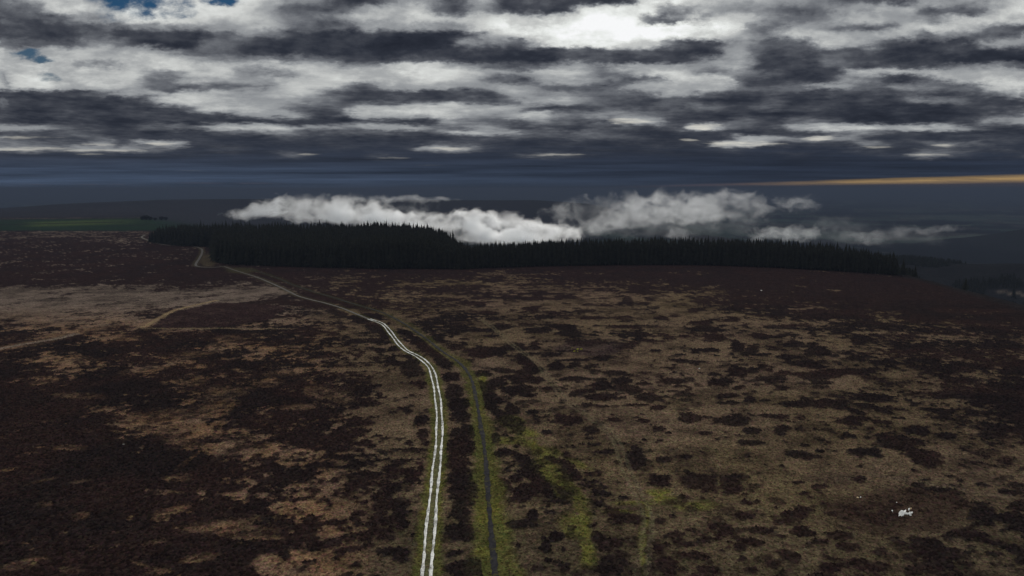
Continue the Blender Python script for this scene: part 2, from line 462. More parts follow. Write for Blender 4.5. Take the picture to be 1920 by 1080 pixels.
patches(1400, 520, "140,230,60,12;210,270,90,14;230,350,120,22;100,410,90,25,10;330,460,65,35;290,405,100,12;40,505,60,40;110,540,80,12;490,520,90,40;610,550,40,10;270,555,90,18;330,600,70,15;430,615,90,25;700,660,200,22;490,690,120,28;530,735,90,14;780,440,100,40;780,560,110,14;1200,490,220,42;950,590,80,15;150,715,120,28;230,775,60,25;20,850,45,25;130,858,35,10;480,880,210,32;740,930,80,20,20;650,910,60,20;900,845,170,35;940,930,70,16,20;820,890,80,20;1060,980,60,12;1390,805,90,25;1350,840,60,16;200,965,100,14;370,975,50,14;700,1010,100,25;950,1010,80,14;1390,945,40,14;1500,790,90,20;1500,610,130,25;1650,620,150,40;1850,830,110,60;1800,950,110,50;1590,890,50,20;1500,720,150,25")
patches(880, 800, "340,20,45,35;180,95,35,30;250,70,25,12;235,180,65,40;410,300,190,62,54;260,310,30,15;330,370,60,40;360,480,75,42,20;440,615,40,55;370,690,110,32;610,770,50,38;530,840,35,40;510,780,15,20;830,30,70,28;880,780,60,50;960,830,90,50;995,960,85,75;1080,650,140,50;1000,610,50,35;1155,235,80,90,30;1330,370,120,70;1600,395,130,62,10;1340,235,60,25;1510,215,35,15;1310,25,40,16;1380,52,20,8;1640,48,45,15;1720,95,18,7;1890,120,60,25;1210,100,25,8;1690,355,25,10;1480,495,40,15;1440,770,160,70;1320,660,45,25;1560,900,150,45;1370,960,80,50;1680,700,45,22;1770,700,50,18;1650,1000,120,40;1900,630,80,30;1860,350,40,12;1900,530,35,25;1890,800,40,25;1070,500,50,15;540,600,35,18;710,710,40,20;850,690,40,20;340,830,20,20;540,940,25,15;650,860,15,25;620,250,90,18,15;620,440,45,18,35;700,330,70,40,30;690,520,45,40,30;530,45,60,25;330,140,40,14")
patches(1400, 800, "30,35,60,22;40,120,110,20;235,30,50,30;385,210,130,40,10;495,178,40,14;400,135,40,10;255,285,55,22,15;830,190,150,48;1010,120,200,42;1180,40,80,40;720,70,60,18,20;1200,195,130,30;1230,255,100,25,10;780,282,30,12;360,392,55,15;510,420,80,18;780,370,45,25;400,468,45,15;435,495,20,8;1190,412,60,20;1320,438,100,22;1390,70,80,22;1480,385,35,12;1640,415,60,14,8;1790,460,80,15,8;20,540,20,15;30,635,60,25;290,620,130,45,-5;250,660,80,30;200,570,30,14;340,575,30,10;100,720,115,40;380,735,130,42;240,765,50,16;650,760,140,40;720,840,110,45;520,800,90,30;920,880,65,35;300,905,130,65,5;50,815,110,32,10;190,970,40,22;580,990,110,35;780,935,50,18;930,980,120,40;1255,835,115,55,-10;1390,910,150,70,-10;1520,960,80,22;1120,915,70,40;1150,1010,70,35;1640,620,100,60;1850,640,110,50,10;1890,560,80,30;1460,750,60,25;1650,680,80,35;1700,810,130,22,8;1830,850,60,25;1900,710,80,25;1910,940,60,35;1550,840,60,25;1900,30,80,60;1690,50,120,30")
patches(400, 520, "1385,615,80,75;1235,585,40,28;1160,515,35,25;1265,495,55,22;1430,750,50,30,20;890,350,40,18;720,385,80,14;650,395,110,20;800,430,60,10;350,345,110,22;1130,440,60,12;1010,455,80,8;1110,270,100,25,12;1330,390,75,35,32;1440,470,85,42,34;1570,570,90,38,38;1640,690,65,35;1660,800,65,60;1700,900,60,50;1710,980,75,45;1440,990,55,45;1350,940,25,12;760,140,280,36,14;960,190,160,30,10;580,185,330,26,4;860,245,90,25,18;1000,290,65,22,14;1120,350,90,34,25;1190,400,50,36;1680,480,70,25;1880,670,50,30;1850,750,30,40;1560,440,60,12;1740,460,40,20;1850,890,60,60;560,60,120,18,18;1030,110,90,26;300,40,80,9")
patches(480, 800, "1410,150,90,95;1410,300,90,95;1410,450,102,100;1410,600,107,110;1415,750,117,115;1380,880,75,30;1390,50,50,50;1460,30,60,45;1490,140,45,40;1470,990,140,62;1160,60,40,62;1180,120,16,18;1070,360,42,32;1140,300,26,22;870,550,70,40;990,610,48,70;1015,690,45,36;900,780,80,25;960,880,110,36;1000,930,60,20")

GRASS_Y = [425, 440, 455, 470, 490, 505, 518, 530, 545, 560, 580, 600, 620, 640, 660, 680, 700, 720, 750, 780, 800, 830, 850, 880, 910, 940, 970, 1000, 1030, 1060, 1100]
GRASS = """5 5 4 3 3 2 2 2 2 2 2 2 2 2 2 2 2
5 5 4 3 3 2 2 2 2 2 2 2 2 2 2 2 2
2 2 3 3 2 1 1 1 1 1 1 1 1 1 1 1 1
3 3 2 3 2 1 1 1 1 1 1 1 1 1 1 1 1
3 2 2 3 2 1 1 1 1 1 1 1 1 1 1 1 1
2 2 1 2 2 1 1 1 1 1 1 1 1 1 1 1 0
1 1 1 1 2 3 4 4 4 4 3 2 1 1 1 0 0
1 2 2 4 5 4 5 6 6 6 5 3 2 1 1 1 0
7 7 8 8 8 3 5 6 6 7 7 5 3 2 1 1 1
9 8 8 8 8 2 5 6 7 8 8 7 4 2 1 1 1
8 8 7 5 3 7 5 7 8 8 8 8 6 3 3 2 1
5 7 6 3 3 7 7 7 7 8 8 8 7 4 4 3 2
4 6 5 3 4 7 8 6 7 8 8 8 7 6 5 4 3
5 3 3 4 5 5 7 7 7 8 8 9 8 6 5 4 4
2 3 4 2 5 5 7 7 7 8 9 9 8 7 5 5 5
2 4 3 5 4 5 7 7 8 8 9 8 7 7 6 5 4
2 3 3 3 3 3 7 7 8 8 8 8 7 7 6 5 4
1 2 2 4 3 2 7 7 8 8 9 9 8 8 7 6 3
1 2 2 4 3 1 7 7 8 8 9 9 9 7 7 6 3
1 1 4 6 3 1 7 7 8 8 9 9 9 8 8 7 2
3 1 4 7 2 1 7 7 8 8 9 9 9 8 8 7 3
1 1 1 4 4 3 7 7 8 8 9 9 9 9 8 8 6
1 1 1 2 5 4 6 7 8 8 8 9 9 9 9 8 6
0 1 0 1 1 4 5 6 7 8 8 9 9 9 9 8 7
0 0 0 1 1 4 5 6 7 7 8 9 9 9 8 8 8
0 1 0 2 3 6 6 7 8 8 8 8 9 8 6 8 8
0 1 1 3 4 5 6 7 8 8 8 8 9 7 5 8 8
0 1 1 2 3 5 6 7 8 8 8 8 8 8 6 8 8
1 1 1 1 2 5 6 7 8 8 8 7 8 8 8 8 8
1 1 0 2 3 6 6 7 8 8 8 7 8 8 8 8 8
1 1 0 2 3 6 6 7 8 8 8 7 8 8 8 8 8"""
GRASS = np.array([[float(v) for v in r.split()] for r in GRASS.split('\n')]) / 9.0

# pale grass streaks on the dark left side of the moor: centre, radii, tilt (in photo pixels)
STREAKS = [(20, 652, 60, 5, -10), (90, 638, 45, 6, -12), (120, 628, 30, 5, -8), (240, 638, 30, 3, 0), (85, 716, 28, 5, -8), (150, 745, 45, 5, 3),
           (200, 770, 40, 4, -8), (130, 680, 40, 10, -5), (270, 695, 40, 6, -8), (350, 668, 45, 8, -10), (400, 655, 30, 10, -20), (430, 640, 25, 8, 0),
           (360, 720, 30, 6, -6), (420, 738, 50, 14, -10), (410, 765, 40, 16, -15), (330, 785, 60, 14, -4), (290, 790, 60, 10, 3), (300, 805, 70, 12, 2), (345, 832, 40, 9, 10),
           (400, 840, 70, 7, -3), (450, 848, 50, 7, -6), (490, 840, 25, 6, -15), (350, 868, 22, 4, -35), (332, 900, 25, 7, -5), (310, 924, 38, 4, 3), (275, 922, 10, 4, 0),
           (125, 842, 30, 5, -3), (90, 902, 35, 4, -12), (15, 883, 22, 3, -8), (150, 905, 18, 3, -12), (85, 948, 15, 5, 0), (150, 970, 16, 8, 0),
           (320, 962, 45, 9, -16), (300, 975, 20, 6, 0), (400, 990, 80, 10, -8), (450, 1000, 60, 10, -4), (480, 1012, 50, 5, 0), (290, 1020, 30, 6, -10),
           (175, 1026, 18, 3, 0), (215, 1028, 22, 4, -25), (50, 1058, 45, 7, -12), (260, 1060, 30, 5, 20), (300, 1075, 30, 8, 0), (370, 1050, 40, 8, -10),
           (130, 1072, 20, 6, 0), (470, 820, 25, 5, -5), (500, 720, 35, 8, 0), (540, 700, 45, 6, -6), (565, 765, 35, 5, -5), (610, 740, 40, 14, 10)]

LINES_PALE = [([(268, 614), (300, 597), (325, 584), (360, 574), (405, 564)], 2.4, (112, 95, 72)),
              ([(270, 617), (400, 617), (540, 618)], 1.6, (88, 76, 60)),
              ([(0, 655), (50, 645), (100, 637), (140, 628)], 3.0, (96, 84, 74)),
              ([(1640, 892), (1720, 905), (1800, 920), (1925, 938)], 1.2, (78, 66, 54))]
BURN = [(280, 616), (332, 585), (405, 568), (470, 570), (540, 576), (505, 600), (420, 614)]


def in_poly(x, y, poly):
    ins = np.zeros(x.shape, bool)
    n = len(poly)
    for i in range(n):
        x1, y1 = poly[i]
        x2, y2 = poly[(i + 1) % n]
        c = ((y1 > y) != (y2 > y)) & (x < (x2 - x1) * (y - y1) / (y2 - y1 + 1e-9) + x1)
        ins ^= c
    return ins


def soft_ellipses(u, v, items, out, wob, hard, soft=0.0):
    """raise 'out' towards 1 inside the listed ellipses (edges made ragged by wob)"""
    order = np.argsort(v)
    vs = v[order]
    for (cx, cy, rx, ry, rot) in items:
        R = 1.7 * max(rx, ry)
        h = 1.7 * (abs(rx * math.sin(rot)) + abs(ry * math.cos(rot))) + 2
        a, b = np.searchsorted(vs, [cy - h, cy + h])
        idx = order[a:b]
        idx = idx[np.abs(u[idx] - cx) < R]
        if len(idx) == 0:
            continue
        dx, dy = u[idx] - cx, v[idx] - cy
        ca, sa = math.cos(rot), math.sin(rot)
        q = np.sqrt(((ca * dx + sa * dy) / rx) ** 2 + ((-sa * dx + ca * dy) / ry) ** 2)
        f = sstep(1 + hard, 1 - hard, q + wob[idx])
        out[idx] = np.maximum(out[idx], f * (1 - soft * (0.5 + 0.5 * math.sin(cx * 12.9898 + cy * 78.233))))


def moor_masks(x, y):
    """everything that grows or lies where on the land; returns albedo, tuft height, heather mask"""
    z = hbase(x, y)
    r = np.hypot(x, y)
    az = np.arctan2(x, y)
    b = 960 + F * np.tan(np.clip(az, -1.25, 1.25))
    u, v = project(x, y, z)
    behind = y < 20
    u = np.where(behind, 1500 + 0.5 * x, u)
    v = np.where(behind, 1000, v)
    re = np.interp(b, BX, BR)
    dtr = np.minimum(line_dist(x, y, TRACK, 14), line_dist(x, y, FAR_TRACK, 14))
    dpa = line_dist(x, y, PATH, 14)
    dfa = line_dist(x, y, FAINT, 8)

    # how much of the ground is pale grass
    gu = np.clip(u / 120.0, 0, 15.999)
    vi = np.interp(np.clip(v, 425, 1100), GRASS_Y, np.arange(len(GRASS_Y)))
    vi = np.clip(vi, 0, len(GRASS_Y) - 1.001)
    i0 = gu.astype(int)
    j0 = vi.astype(int)
    fu, fv = gu - i0, vi - j0
    g = (GRASS[j0, i0] * (1 - fu) + GRASS[j0, i0 + 1] * fu) * (1 - fv) + (GRASS[j0 + 1, i0] * (1 - fu) + GRASS[j0 + 1, i0 + 1] * fu) * fv
    g = g - 0.13 * sstep(700, 800, u) * sstep(680, 600, v) * sstep(500, 530, v)
    nA = fbm(x, y, 34, 5, 21, 0.6)
    nB = fbm(x, y, 9, 4, 44, 0.6)
    nC = fbm(x, y, 2.4, 3, 67, 0.65)
    nD = fbm(x, y, 19, 4, 211, 0.6)
    mix = 0.34 * nA + 0.32 * nB + 0.34 * nC
    right = sstep(560, 720, u - 0.18 * (v - 800))
    thr = 0.5 + (0.62 - g) * 0.36
    hard = 0.05
    grass = sstep(thr - hard, thr + hard, mix)
    # ragged streaks of grass on the left
    st = np.zeros_like(u)
    wob = (nB - 0.5) * 1.6 + (nC - 0.5) * 1.3
    soft_ellipses(u, v, [(a, c, d * 1.1, e * 1.1, math.radians(t)) for a, c, d, e, t in STREAKS], st, wob, 0.5)
    grass = np.maximum(grass, 0.8 * sstep(0.3, 0.75, st * (0.55 + 0.9 * (nC - 0.25))) * (0.3 + 0.7 * sstep(0.38, 0.62, nC)))
    # heather patches
    he = np.zeros_like(u)
    wob2 = (nB - 0.5) * 1.3 + (nC - 0.5) * 0.9 + (nD - 0.5) * 0.9
    soft_ellipses(u, v, PATCHES, he, wob2, 0.15, 0.08)
    prng = np.random.RandomState(61)
    more = []
    for _ in range(1500):
        py_ = 525 + 560 * prng.rand() ** 1.35
        px_ = prng.uniform(560 if py_ < 640 else 890, 1930)
        if (px_ - 1680) ** 2 / 140 ** 2 + (py_ - 962) ** 2 / 55 ** 2 < 1:
            continue
        k = (py_ - 355) / 300.0
        a_ = prng.uniform(2.5, 10) * (0.5 + 0.6 * k)
        more.append((px_, py_, a_ * 1.35, a_ * prng.uniform(0.26, 0.5) * (0.45 + 0.45 * k), 0.1 * prng.randn()))
    small = np.zeros_like(u)
    soft_ellipses(u, v, more, small, wob2, 0.24, 0.35)
    he = np.maximum(he, small * (0.35 + 0.65 * sstep(0.4, 0.6, nA)))
    grass = grass * (1 - he)
    heather = 1 - grass

    # colours
    n1 = fbm(x, y, 55, 3, 101)
    n2 = fbm(x, y, 6, 3, 131)
    tan_r = alb(77, 63, 53) * (1 - n1)[:, None] + alb(72, 61, 44) * n1[:, None]
    tan_l = alb(90, 68, 48) * (1 - n2)[:, None] + alb(77, 63, 54) * n2[:, None]
    far = sstep(640, 560, v)
    tan_l = tan_l * (1 - far[:, None]) + alb(75, 65, 58) * far[:, None]
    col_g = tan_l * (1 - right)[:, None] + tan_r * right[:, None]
    col_g = col_g * (0.62 + 0.7 * sstep(0.3, 0.7, 0.5 * nB + 0.5 * fbm(x, y, 20, 3, 171)))[:, None]
    col_g = col_g * ((1.08 - 0.22 * sstep(1480, 1850, u)) * (1 - 0.16 * right * sstep(660, 570, v)))[:, None]  # lens vignette painted into the grass colour towards the right edge
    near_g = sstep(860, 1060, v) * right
    col_g = col_g * (1 - 0.55 * near_g[:, None]) + alb(57, 51, 38) * 0.55 * near_g[:, None]  # nearest grass is olive-brown, with bottom vignette darkening blended into its colour
    hn = sstep(0.35, 0.7, fbm(x, y, 18, 4, 151))
    redn = sstep(600, 500, v) * 0.8
    col_h = alb(29, 23, 22) * (1 - hn * 0.6)[:, None] + alb(41, 29, 26) * (hn * 0.6)[:, None]
    col_h = col_h * (1 - redn)[:, None] + (alb(38, 27, 26) * (1 - hn)[:, None] + alb(31, 24, 24.5) * hn[:, None]) * redn[:, None]
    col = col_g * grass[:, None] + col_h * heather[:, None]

    def lay(mask, c):
        nonlocal col
        col = col * (1 - mask)[:, None] + c * mask[:, None]

    # the brown burnt disc round the white stones and the one with gorse
    wob3 = (nA - 0.5) * 0.5 + (nB - 0.5) * 0.6
    for (cx, cy, rx, ry, c, k) in ((1682, 962, 128, 47, (45, 34, 29), 0.75), (1100, 653, 56, 15, (54, 43, 41), 0.75), (1560, 900, 60, 10, (52, 42, 36), 0.5)):
        q = np.hypot((u - cx) / rx, (v - cy) / ry) + wob3
        m = sstep(1.2, 0.8, q) * k * (1 - 0.85 * he)
        lay(m, alb(*c))
        grass = grass * (1 - m)
    bp = in_poly(u + (nB - 0.5) * 8, v + (nB - 0.5) * 3, BURN)
    lay(np.where(bp, 0.9, 0.0), alb(41, 30, 29) * (0.8 + 0.4 * nB)[:, None])
    grass = np.where(bp, 0.1, grass)
    # pale strips
    for pts, w, c in LINES_PALE:
        L = world_line(pts, 4)
        dd = line_dist(x, y, L, 10)
        lay(sstep(w, w * 0.4, dd + (nC - 0.5) * 2.0) * 0.85, alb(*c))
    # green turf along path, track and the old hollow way
    vg = sstep(560, 760, v)
    wgr = (nB - 0.5) * 4.5 + (nC - 0.5) * 2.2
    bound_p = 2.6 + 1.6 * sstep(800, 1000, v)
    gr = sstep(bound_p + 1.6, bound_p - 1.2, dpa + wgr) * (0.25 + 0.75 * vg)
    gt = sstep(3.4, 1.9, dtr + wgr * 0.55) * (0.35 + 0.65 * vg)
    turf = np.clip(np.maximum(gr, gt), 0, 1)
    hp = np.zeros_like(u)
    gx = np.array([p[0] for p in GREEN_PX], float)
    for k in range(len(GREEN_PX) - 1):
        a, c = GREEN_PX[k], GREEN_PX[k + 1]
        for t in np.linspace(0, 1, 5)[:-1]:
            soft_ellipses(u, v, [(a[0] + (c[0] - a[0]) * t, a[1] + (c[1] - a[1]) * t, a[2] * 1.25, a[2] * 1.15, 0)], hp, wob2 * 1.3, 0.45)
    soft_ellipses(u, v, [(1248, 938, 28, 9, 0), (1235, 925, 26, 8, 0), (1085, 872, 22, 6, 0.3), (1190, 945, 36, 5, 0), (1165, 962, 26, 4, 0), (1212, 965, 7, 28, 0),
                         (1205, 1030, 8, 42, 0), (985, 812, 30, 10, 0.2), (960, 790, 20, 9, 0), (905, 715, 10, 16, 0), (1075, 985, 25, 22, 0), (1300, 950, 40, 8, 0)], hp, wob * 0.8, 0.5)
    hp *= 1 - 0.8 * he
    turf_he = np.clip(turf * (1 - 0.9 * he * (dtr > 2.2) * (dpa > 2.4)), 0, 1)
    olive = alb(74, 68, 37) * (1 - n2)[:, None] + alb(62, 65, 33) * n2[:, None]
    lay(turf_he * 0.92, olive)
    hp = hp * (0.4 + 0.6 * sstep(0.34, 0.56, 0.5 * nB + 0.5 * nC))
    lay(hp * 0.9, alb(77, 75, 36) * (0.75 + 0.5 * nC)[:, None])
    br = sstep(0.55, 0.75, nB) * np.maximum(hp * 0.6, turf_he * 0.35 * vg)
    lay(br, alb(104, 100, 40))
    # worn lines
    lay(sstep(0.75, 0.35, np.abs(dfa - 0.85)) * 0.32, alb(92, 84, 66))
    lay(sstep(1.5, 0.9, dtr) * 0.5 * sstep(560, 700, v), alb(80, 78, 60))
    dirt = sstep(5, 2, dtr) * sstep(600, 520, v)
    lay(dirt * 0.4, alb(60, 52, 46))
    # clearing by the wood
    q = np.hypot((u - 391) / 16, (v - 489) / 13)
    lay(sstep(1.2, 0.7, q) * 0.8, alb(64, 56, 44))
    q = np.hypot((u - 452) / 30, (v - 508) / 6)
    lay(sstep(1.2, 0.6, q) * 0.5, alb(58, 56, 38))

    # beyond the moor: fields on the left, valley, far moors
    lm = sstep(-15, 25, r - re)
    lay(lm * 0.95, alb(29, 27, 27) * (0.8 + 0.5 * nA)[:, None])
    tl = (v < 433.5 + (nA - 0.5) * 2) & (b < 700) & (v > 350)
    fld = np.where(tl, sstep(407, 411, v + (u - 200) * 0.012), 0)
    hedge = np.zeros_like(u)
    for (x0, y0, x1, y1, wd) in ((-100, 424, 230, 416.5, 0.9), (-100, 411, 400, 410, 0.7), (200, 424, 420, 418, 0.7), (-100, 432.5, 420, 432, 1.0), (330, 412, 480, 411, 0.7)):
        yy = y0 + (y1 - y0) * (u - x0) / (x1 - x0)
        hedge = np.maximum(hedge, np.where((u > x0) & (u < x1), sstep(wd, wd * 0.4, np.abs(v - yy)), 0))
    lay(fld * 0.95, alb(27, 40, 30) * (0.9 + 0.2 * nA)[:, None])
    strip = fld * sstep(6.5, 2.5, np.abs(v - (419.5 - (u - 110) * 0.03))) * sstep(30, 80, u) * sstep(300, 150, u)
    lay(strip * 0.8, alb(56, 66, 38))
    lay(hedge * fld * 0.9, alb(28, 28, 28))
    ridge = sstep(1900, 2500, r) * (r < 6000)
    lay(np.where(tl & (v < 408), 1, ridge) * 0.95, alb(36, 36, 40) * (0.75 + 0.5 * fbm(x, y, 420, 4, 77))[:, None])
    # valley floor: pasture and woods in a patchwork
    low = sstep(60, 110, -z) * (r > 900)
    ca, sa = math.cos(0.5), math.sin(0.5)
    wx_, wy_ = x + 120 * (fbm(x, y, 500, 2, 88) - 0.5), y + 120 * (fbm(x, y, 500, 2, 89) - 0.5)
    fx_, fy_ = np.floor((ca * wx_ + sa * wy_) / 170), np.floor((-sa * wx_ + ca * wy_) / 260)
    h1 = _hash(fx_, fy_, 7)
    h2 = _hash(fx_, fy_, 8)
    pal = np.where((h1 < 0.4)[:, None], alb(44, 52, 48), np.where((h1 < 0.6)[:, None], alb(56, 60, 55), np.where((h1 < 0.8)[:, None], alb(46, 44, 43), alb(26, 28, 28))))
    pal = pal * (0.8 + 0.4 * h2)[:, None]
    lay(low, pal)
    woods = low * sstep(0.53, 0.57, fbm(x, y, 700, 4, 55))
    lay(woods, alb(24, 25, 26))
    # wooded spur and hill on the right
    sp = sstep(1450, 1640, b) * (r > 690) * (r < 1800) * sstep(0, 60, r - re - 60)
    lay(sp * 0.97, alb(25, 25, 26) * (0.7 + 0.7 * nA)[:, None])
    hill = np.exp(-(((x - 1933) / 230) ** 2 + ((y - 2500) / 600) ** 2))
    lay(sstep(0.25, 0.5, hill) * 0.95, alb(30, 31, 32))
    # pale grass strip at the far right edge of the moor
    q = np.hypot((u - 1905) / 42, (v - 551 - (u - 1905) * 0.12) / 3.2)
    lay(sstep(1.2, 0.5, q + wob * 0.3) * 0.75, alb(84, 76, 70))

    clear = sstep(1.3, 2.6, dtr) * sstep(1.3, 2.6, dpa)
    on = clear * (r < 2000)
    hh = (heather * (0.18 + 0.42 * nC) + grass * 0.22 * nC) * on * sstep(60, 130, r)
    hollow = -1.3 * np.exp(-(np.hypot((u - 1000) / 26, (v - 845) / 10)) ** 2)
    return z, col, hh + hollow, heather * (1 - np.maximum(turf_he, hp * 0.8)) * on, he


# ------------------------------------------------------------------ mesh helpers
def mesh_np(name, verts, faces, mat=None, smooth=False):
    """verts (n,3); faces (m,k) int array with equal sides"""
    me = bpy.data.meshes.new(name)
    verts = np.ascontiguousarray(verts, dtype=np.float32)
    faces = np.ascontiguousarray(faces, dtype=np.int32)
    me.vertices.add(len(verts))
    me.vertices.foreach_set('co', verts.ravel())
    k = faces.shape[1]
    me.loops.add(faces.size)
    me.loops.foreach_set('vertex_index', faces.ravel())
    me.polygons.add(len(faces))
    me.polygons.foreach_set('loop_start', np.arange(0, faces.size, k, dtype=np.int32))
    me.polygons.foreach_set('loop_total', np.full(len(faces), k, dtype=np.int32))
    if smooth:
        me.polygons.foreach_set('use_smooth', np.ones(len(faces), dtype=bool))
    me.update(calc_edges=True)
    if mat:
        me.materials.append(mat)
    return me


def link(name, me, parent=None):
    o = bpy.data.objects.new(name, me)
    COL.objects.link(o)
    if parent:
        o.parent = parent
    return o


def tag(o, label=None, cat=None, group=None, kind=None):
    if label:
        o['label'] = label
    if cat:
        o['category'] = cat
    if group:
        o['group'] = group
    if kind:
        o['kind'] = kind
    return o


def principled(name, build):
    m = bpy.data.materials.new(name)
    m.use_nodes = True
    T = NT(m.node_tree)
    p = T.n('ShaderNodeBsdfPrincipled')
    out = T.n('ShaderNodeOutputMaterial', {'Surface': p.outputs[0]})
    build(T, p)
    return m


# ------------------------------------------------------------------ the ground: one sheet to the horizon
def mat_ground():
    def build(T, p):
        at = T.n('ShaderNodeAttribute', attribute_name='albedo')
        pos = T.n('ShaderNodeNewGeometry').outputs['Position']
        a = T.noise(pos, 0.9, 4, 0.7)
        bmask = T.noise(pos, 0.22, 3, 0.6)
        g2 = T.noise(pos, 2.6, 3, 0.75)
        k = T.m('MULTIPLY', T.m('MULTIPLY', T.mr(a, 0.3, 0.72, 0.35, 1.7), T.mr(g2, 0.3, 0.7, 0.45, 1.55)), T.mr(bmask, 0.3, 0.7, 0.75, 1.25))
        c = T.mixc(1.0, at.outputs['Color'], T.n('ShaderNodeCombineXYZ', {0: k, 1: k, 2: k}).outputs[0], 'MULTIPLY')
        hue = T.n('ShaderNodeHueSaturation', {'Hue': T.mr(T.noise(pos, 1.1, 4, 0.7), 0.3, 0.7, 0.44, 0.56), 'Saturation': 1.0, 'Value': 1.0, 'Color': c})
        T.link(hue.outputs[0], p.inputs['Base Color'])
        p.inputs['Roughness'].default_value = 0.95
        p.inputs['Specular IOR Level'].default_value = 0.0
        bp = T.n('ShaderNodeBump', {'Strength': 0.9, 'Distance': 0.25, 'Height': T.noise(pos, 1.4, 4, 0.7)})
        T.link(bp.outputs[0], p.inputs['Normal'])
    return principled('moor', build)


def build_ground():
    fine = np.radians(np.linspace(-44, 44, 1500))
    coarse = np.radians(np.linspace(44, 316, 70)[1:-1])
    azs = np.concatenate([fine, coarse])
    ys = np.concatenate([np.arange(1240, 640, -1.5), np.arange(640, 440, -1.0), np.arange(440, 358, -0.5)])
    dep = PITCH + np.arctan((ys - 540) / F)
    rs = np.concatenate([[8, 25, 45, 65, 82], CAM_H / np.tan(dep), [34000, 46000]])
    rs = np.unique(np.round(rs, 3))
    A, R = np.meshgrid(azs, rs)
    jit = np.random.RandomState(3)
    x = (R * np.sin(A)).ravel()
    y = (R * np.cos(A)).ravel()
    z, col, tuft, heather, he = moor_masks(x, y)
    z = z + tuft
    na, nr = len(azs), len(rs)
    verts = np.stack([x, y, z], 1)
    verts = np.vstack([verts, [[0, 0, float(hbase(0, 0))]]])
    col = np.vstack([col, col[:1]])
    idx = np.arange(na * nr).reshape(nr, na)
    nx = np.roll(idx, -1, axis=1)
    quads = np.stack([idx[:-1].ravel(), nx[:-1].ravel(), nx[1:].ravel(), idx[1:].ravel()], 1)
    tris = np.stack([np.full(na, na * nr), nx[0], idx[0]], 1)
    tris4 = np.concatenate([tris, tris[:, 2:3]], 1)
    # wound to face up
    quads = quads[:, ::-1]
    me = bpy.data.meshes.new('ground')
    nq, nt = len(quads), len(tris)
    me.vertices.add(len(verts))
    me.vertices.foreach_set('co', np.ascontiguousarray(verts, dtype=np.float32).ravel())
    loops = np.concatenate([quads.ravel(), tris[:, ::-1].ravel()]).astype(np.int32)
    me.loops.add(len(loops))
    me.loops.foreach_set('vertex_index', loops)
    me.polygons.add(nq + nt)
    me.polygons.foreach_set('loop_start', np.concatenate([np.arange(nq) * 4, nq * 4 + np.arange(nt) * 3]).astype(np.int32))
    me.polygons.foreach_set('loop_total', np.concatenate([np.full(nq, 4), np.full(nt, 3)]).astype(np.int32))
    me.update(calc_edges=True)
    ca = me.color_attributes.new('albedo', 'FLOAT_COLOR', 'POINT')
    ca.data.foreach_set('color', np.concatenate([np.clip(col, 0.001, 0.9), np.ones((len(col), 1))], 1).astype(np.float32).ravel())
    me.materials.append(mat_ground())
    o = link('ground', me)
    tag(o, kind='structure')
    if me.polygons[0].normal.z < 0:
        me.flip_normals()
    return o


build_ground()


# ------------------------------------------------------------------ heather cushions and grass tussocks of the nearer moor
def mat_tufts(name):
    def build(T, p):
        at = T.n('ShaderNodeAttribute', attribute_name='albedo')
        T.link(at.outputs['Color'], p.inputs['Base Color'])
        p.inputs['Roughness'].default_value = 0.95
        p.inputs['Specular IOR Level'].default_value = 0.0
    return principled(name, build)


def tuft_object(name, x, y, z, col, size, height, spread, label, rng, blades):
    n = len(x)
    k = blades
    a0 = rng.rand(n, 1) * 6.283
    ang = a0 + (np.arange(k)[None, :] + 0.35 * rng.rand(n, k)) * (6.283 / k)
    r = size[:, None] * (0.7 + 0.6 * rng.rand(n, k))
    rim = np.stack([x[:, None] + r * np.cos(ang), y[:, None] + r * np.sin(ang), z[:, None] + height[:, None] * spread * rng.rand(n, k)], 2)
    top = np.stack([x + 0.25 * size * (rng.rand(n) - 0.5), y + 0.25 * size * (rng.rand(n) - 0.5), z + height], 1)[:, None, :]
    V = np.concatenate([top, rim], 1)                       # n, k+1, 3
    base = (np.arange(n) * (k + 1))[:, None]
    j = np.arange(k)[None, :]
    T = np.stack([np.broadcast_to(base, (n, k)), base + 1 + j, base + 1 + (j + 1) % k], 2).reshape(-1, 3)
    me = mesh_np(name, V.reshape(-1, 3), T, mat_tufts(name))
    ca = me.color_attributes.new('albedo', 'FLOAT_COLOR', 'POINT')
    tint = 0.45 + 1.1 * rng.rand(n, 1) ** 1.4
    hue = 1 + 0.22 * (rng.rand(n, 3) - 0.5)
    c = np.clip(col * tint * hue, 0.001, 0.9)
    c = np.repeat(c[:, None, :], k + 1, 1)
    c[:, 1:, :] *= 1 + 0.4 * (rng.rand(n, k, 1) - 0.5)
    ca.data.foreach_set('color', np.concatenate([c, np.ones((n, k + 1, 1))], 2).astype(np.float32).ravel())
    o = link(name, me)
    tag(o, label, 'ground cover', kind='stuff')


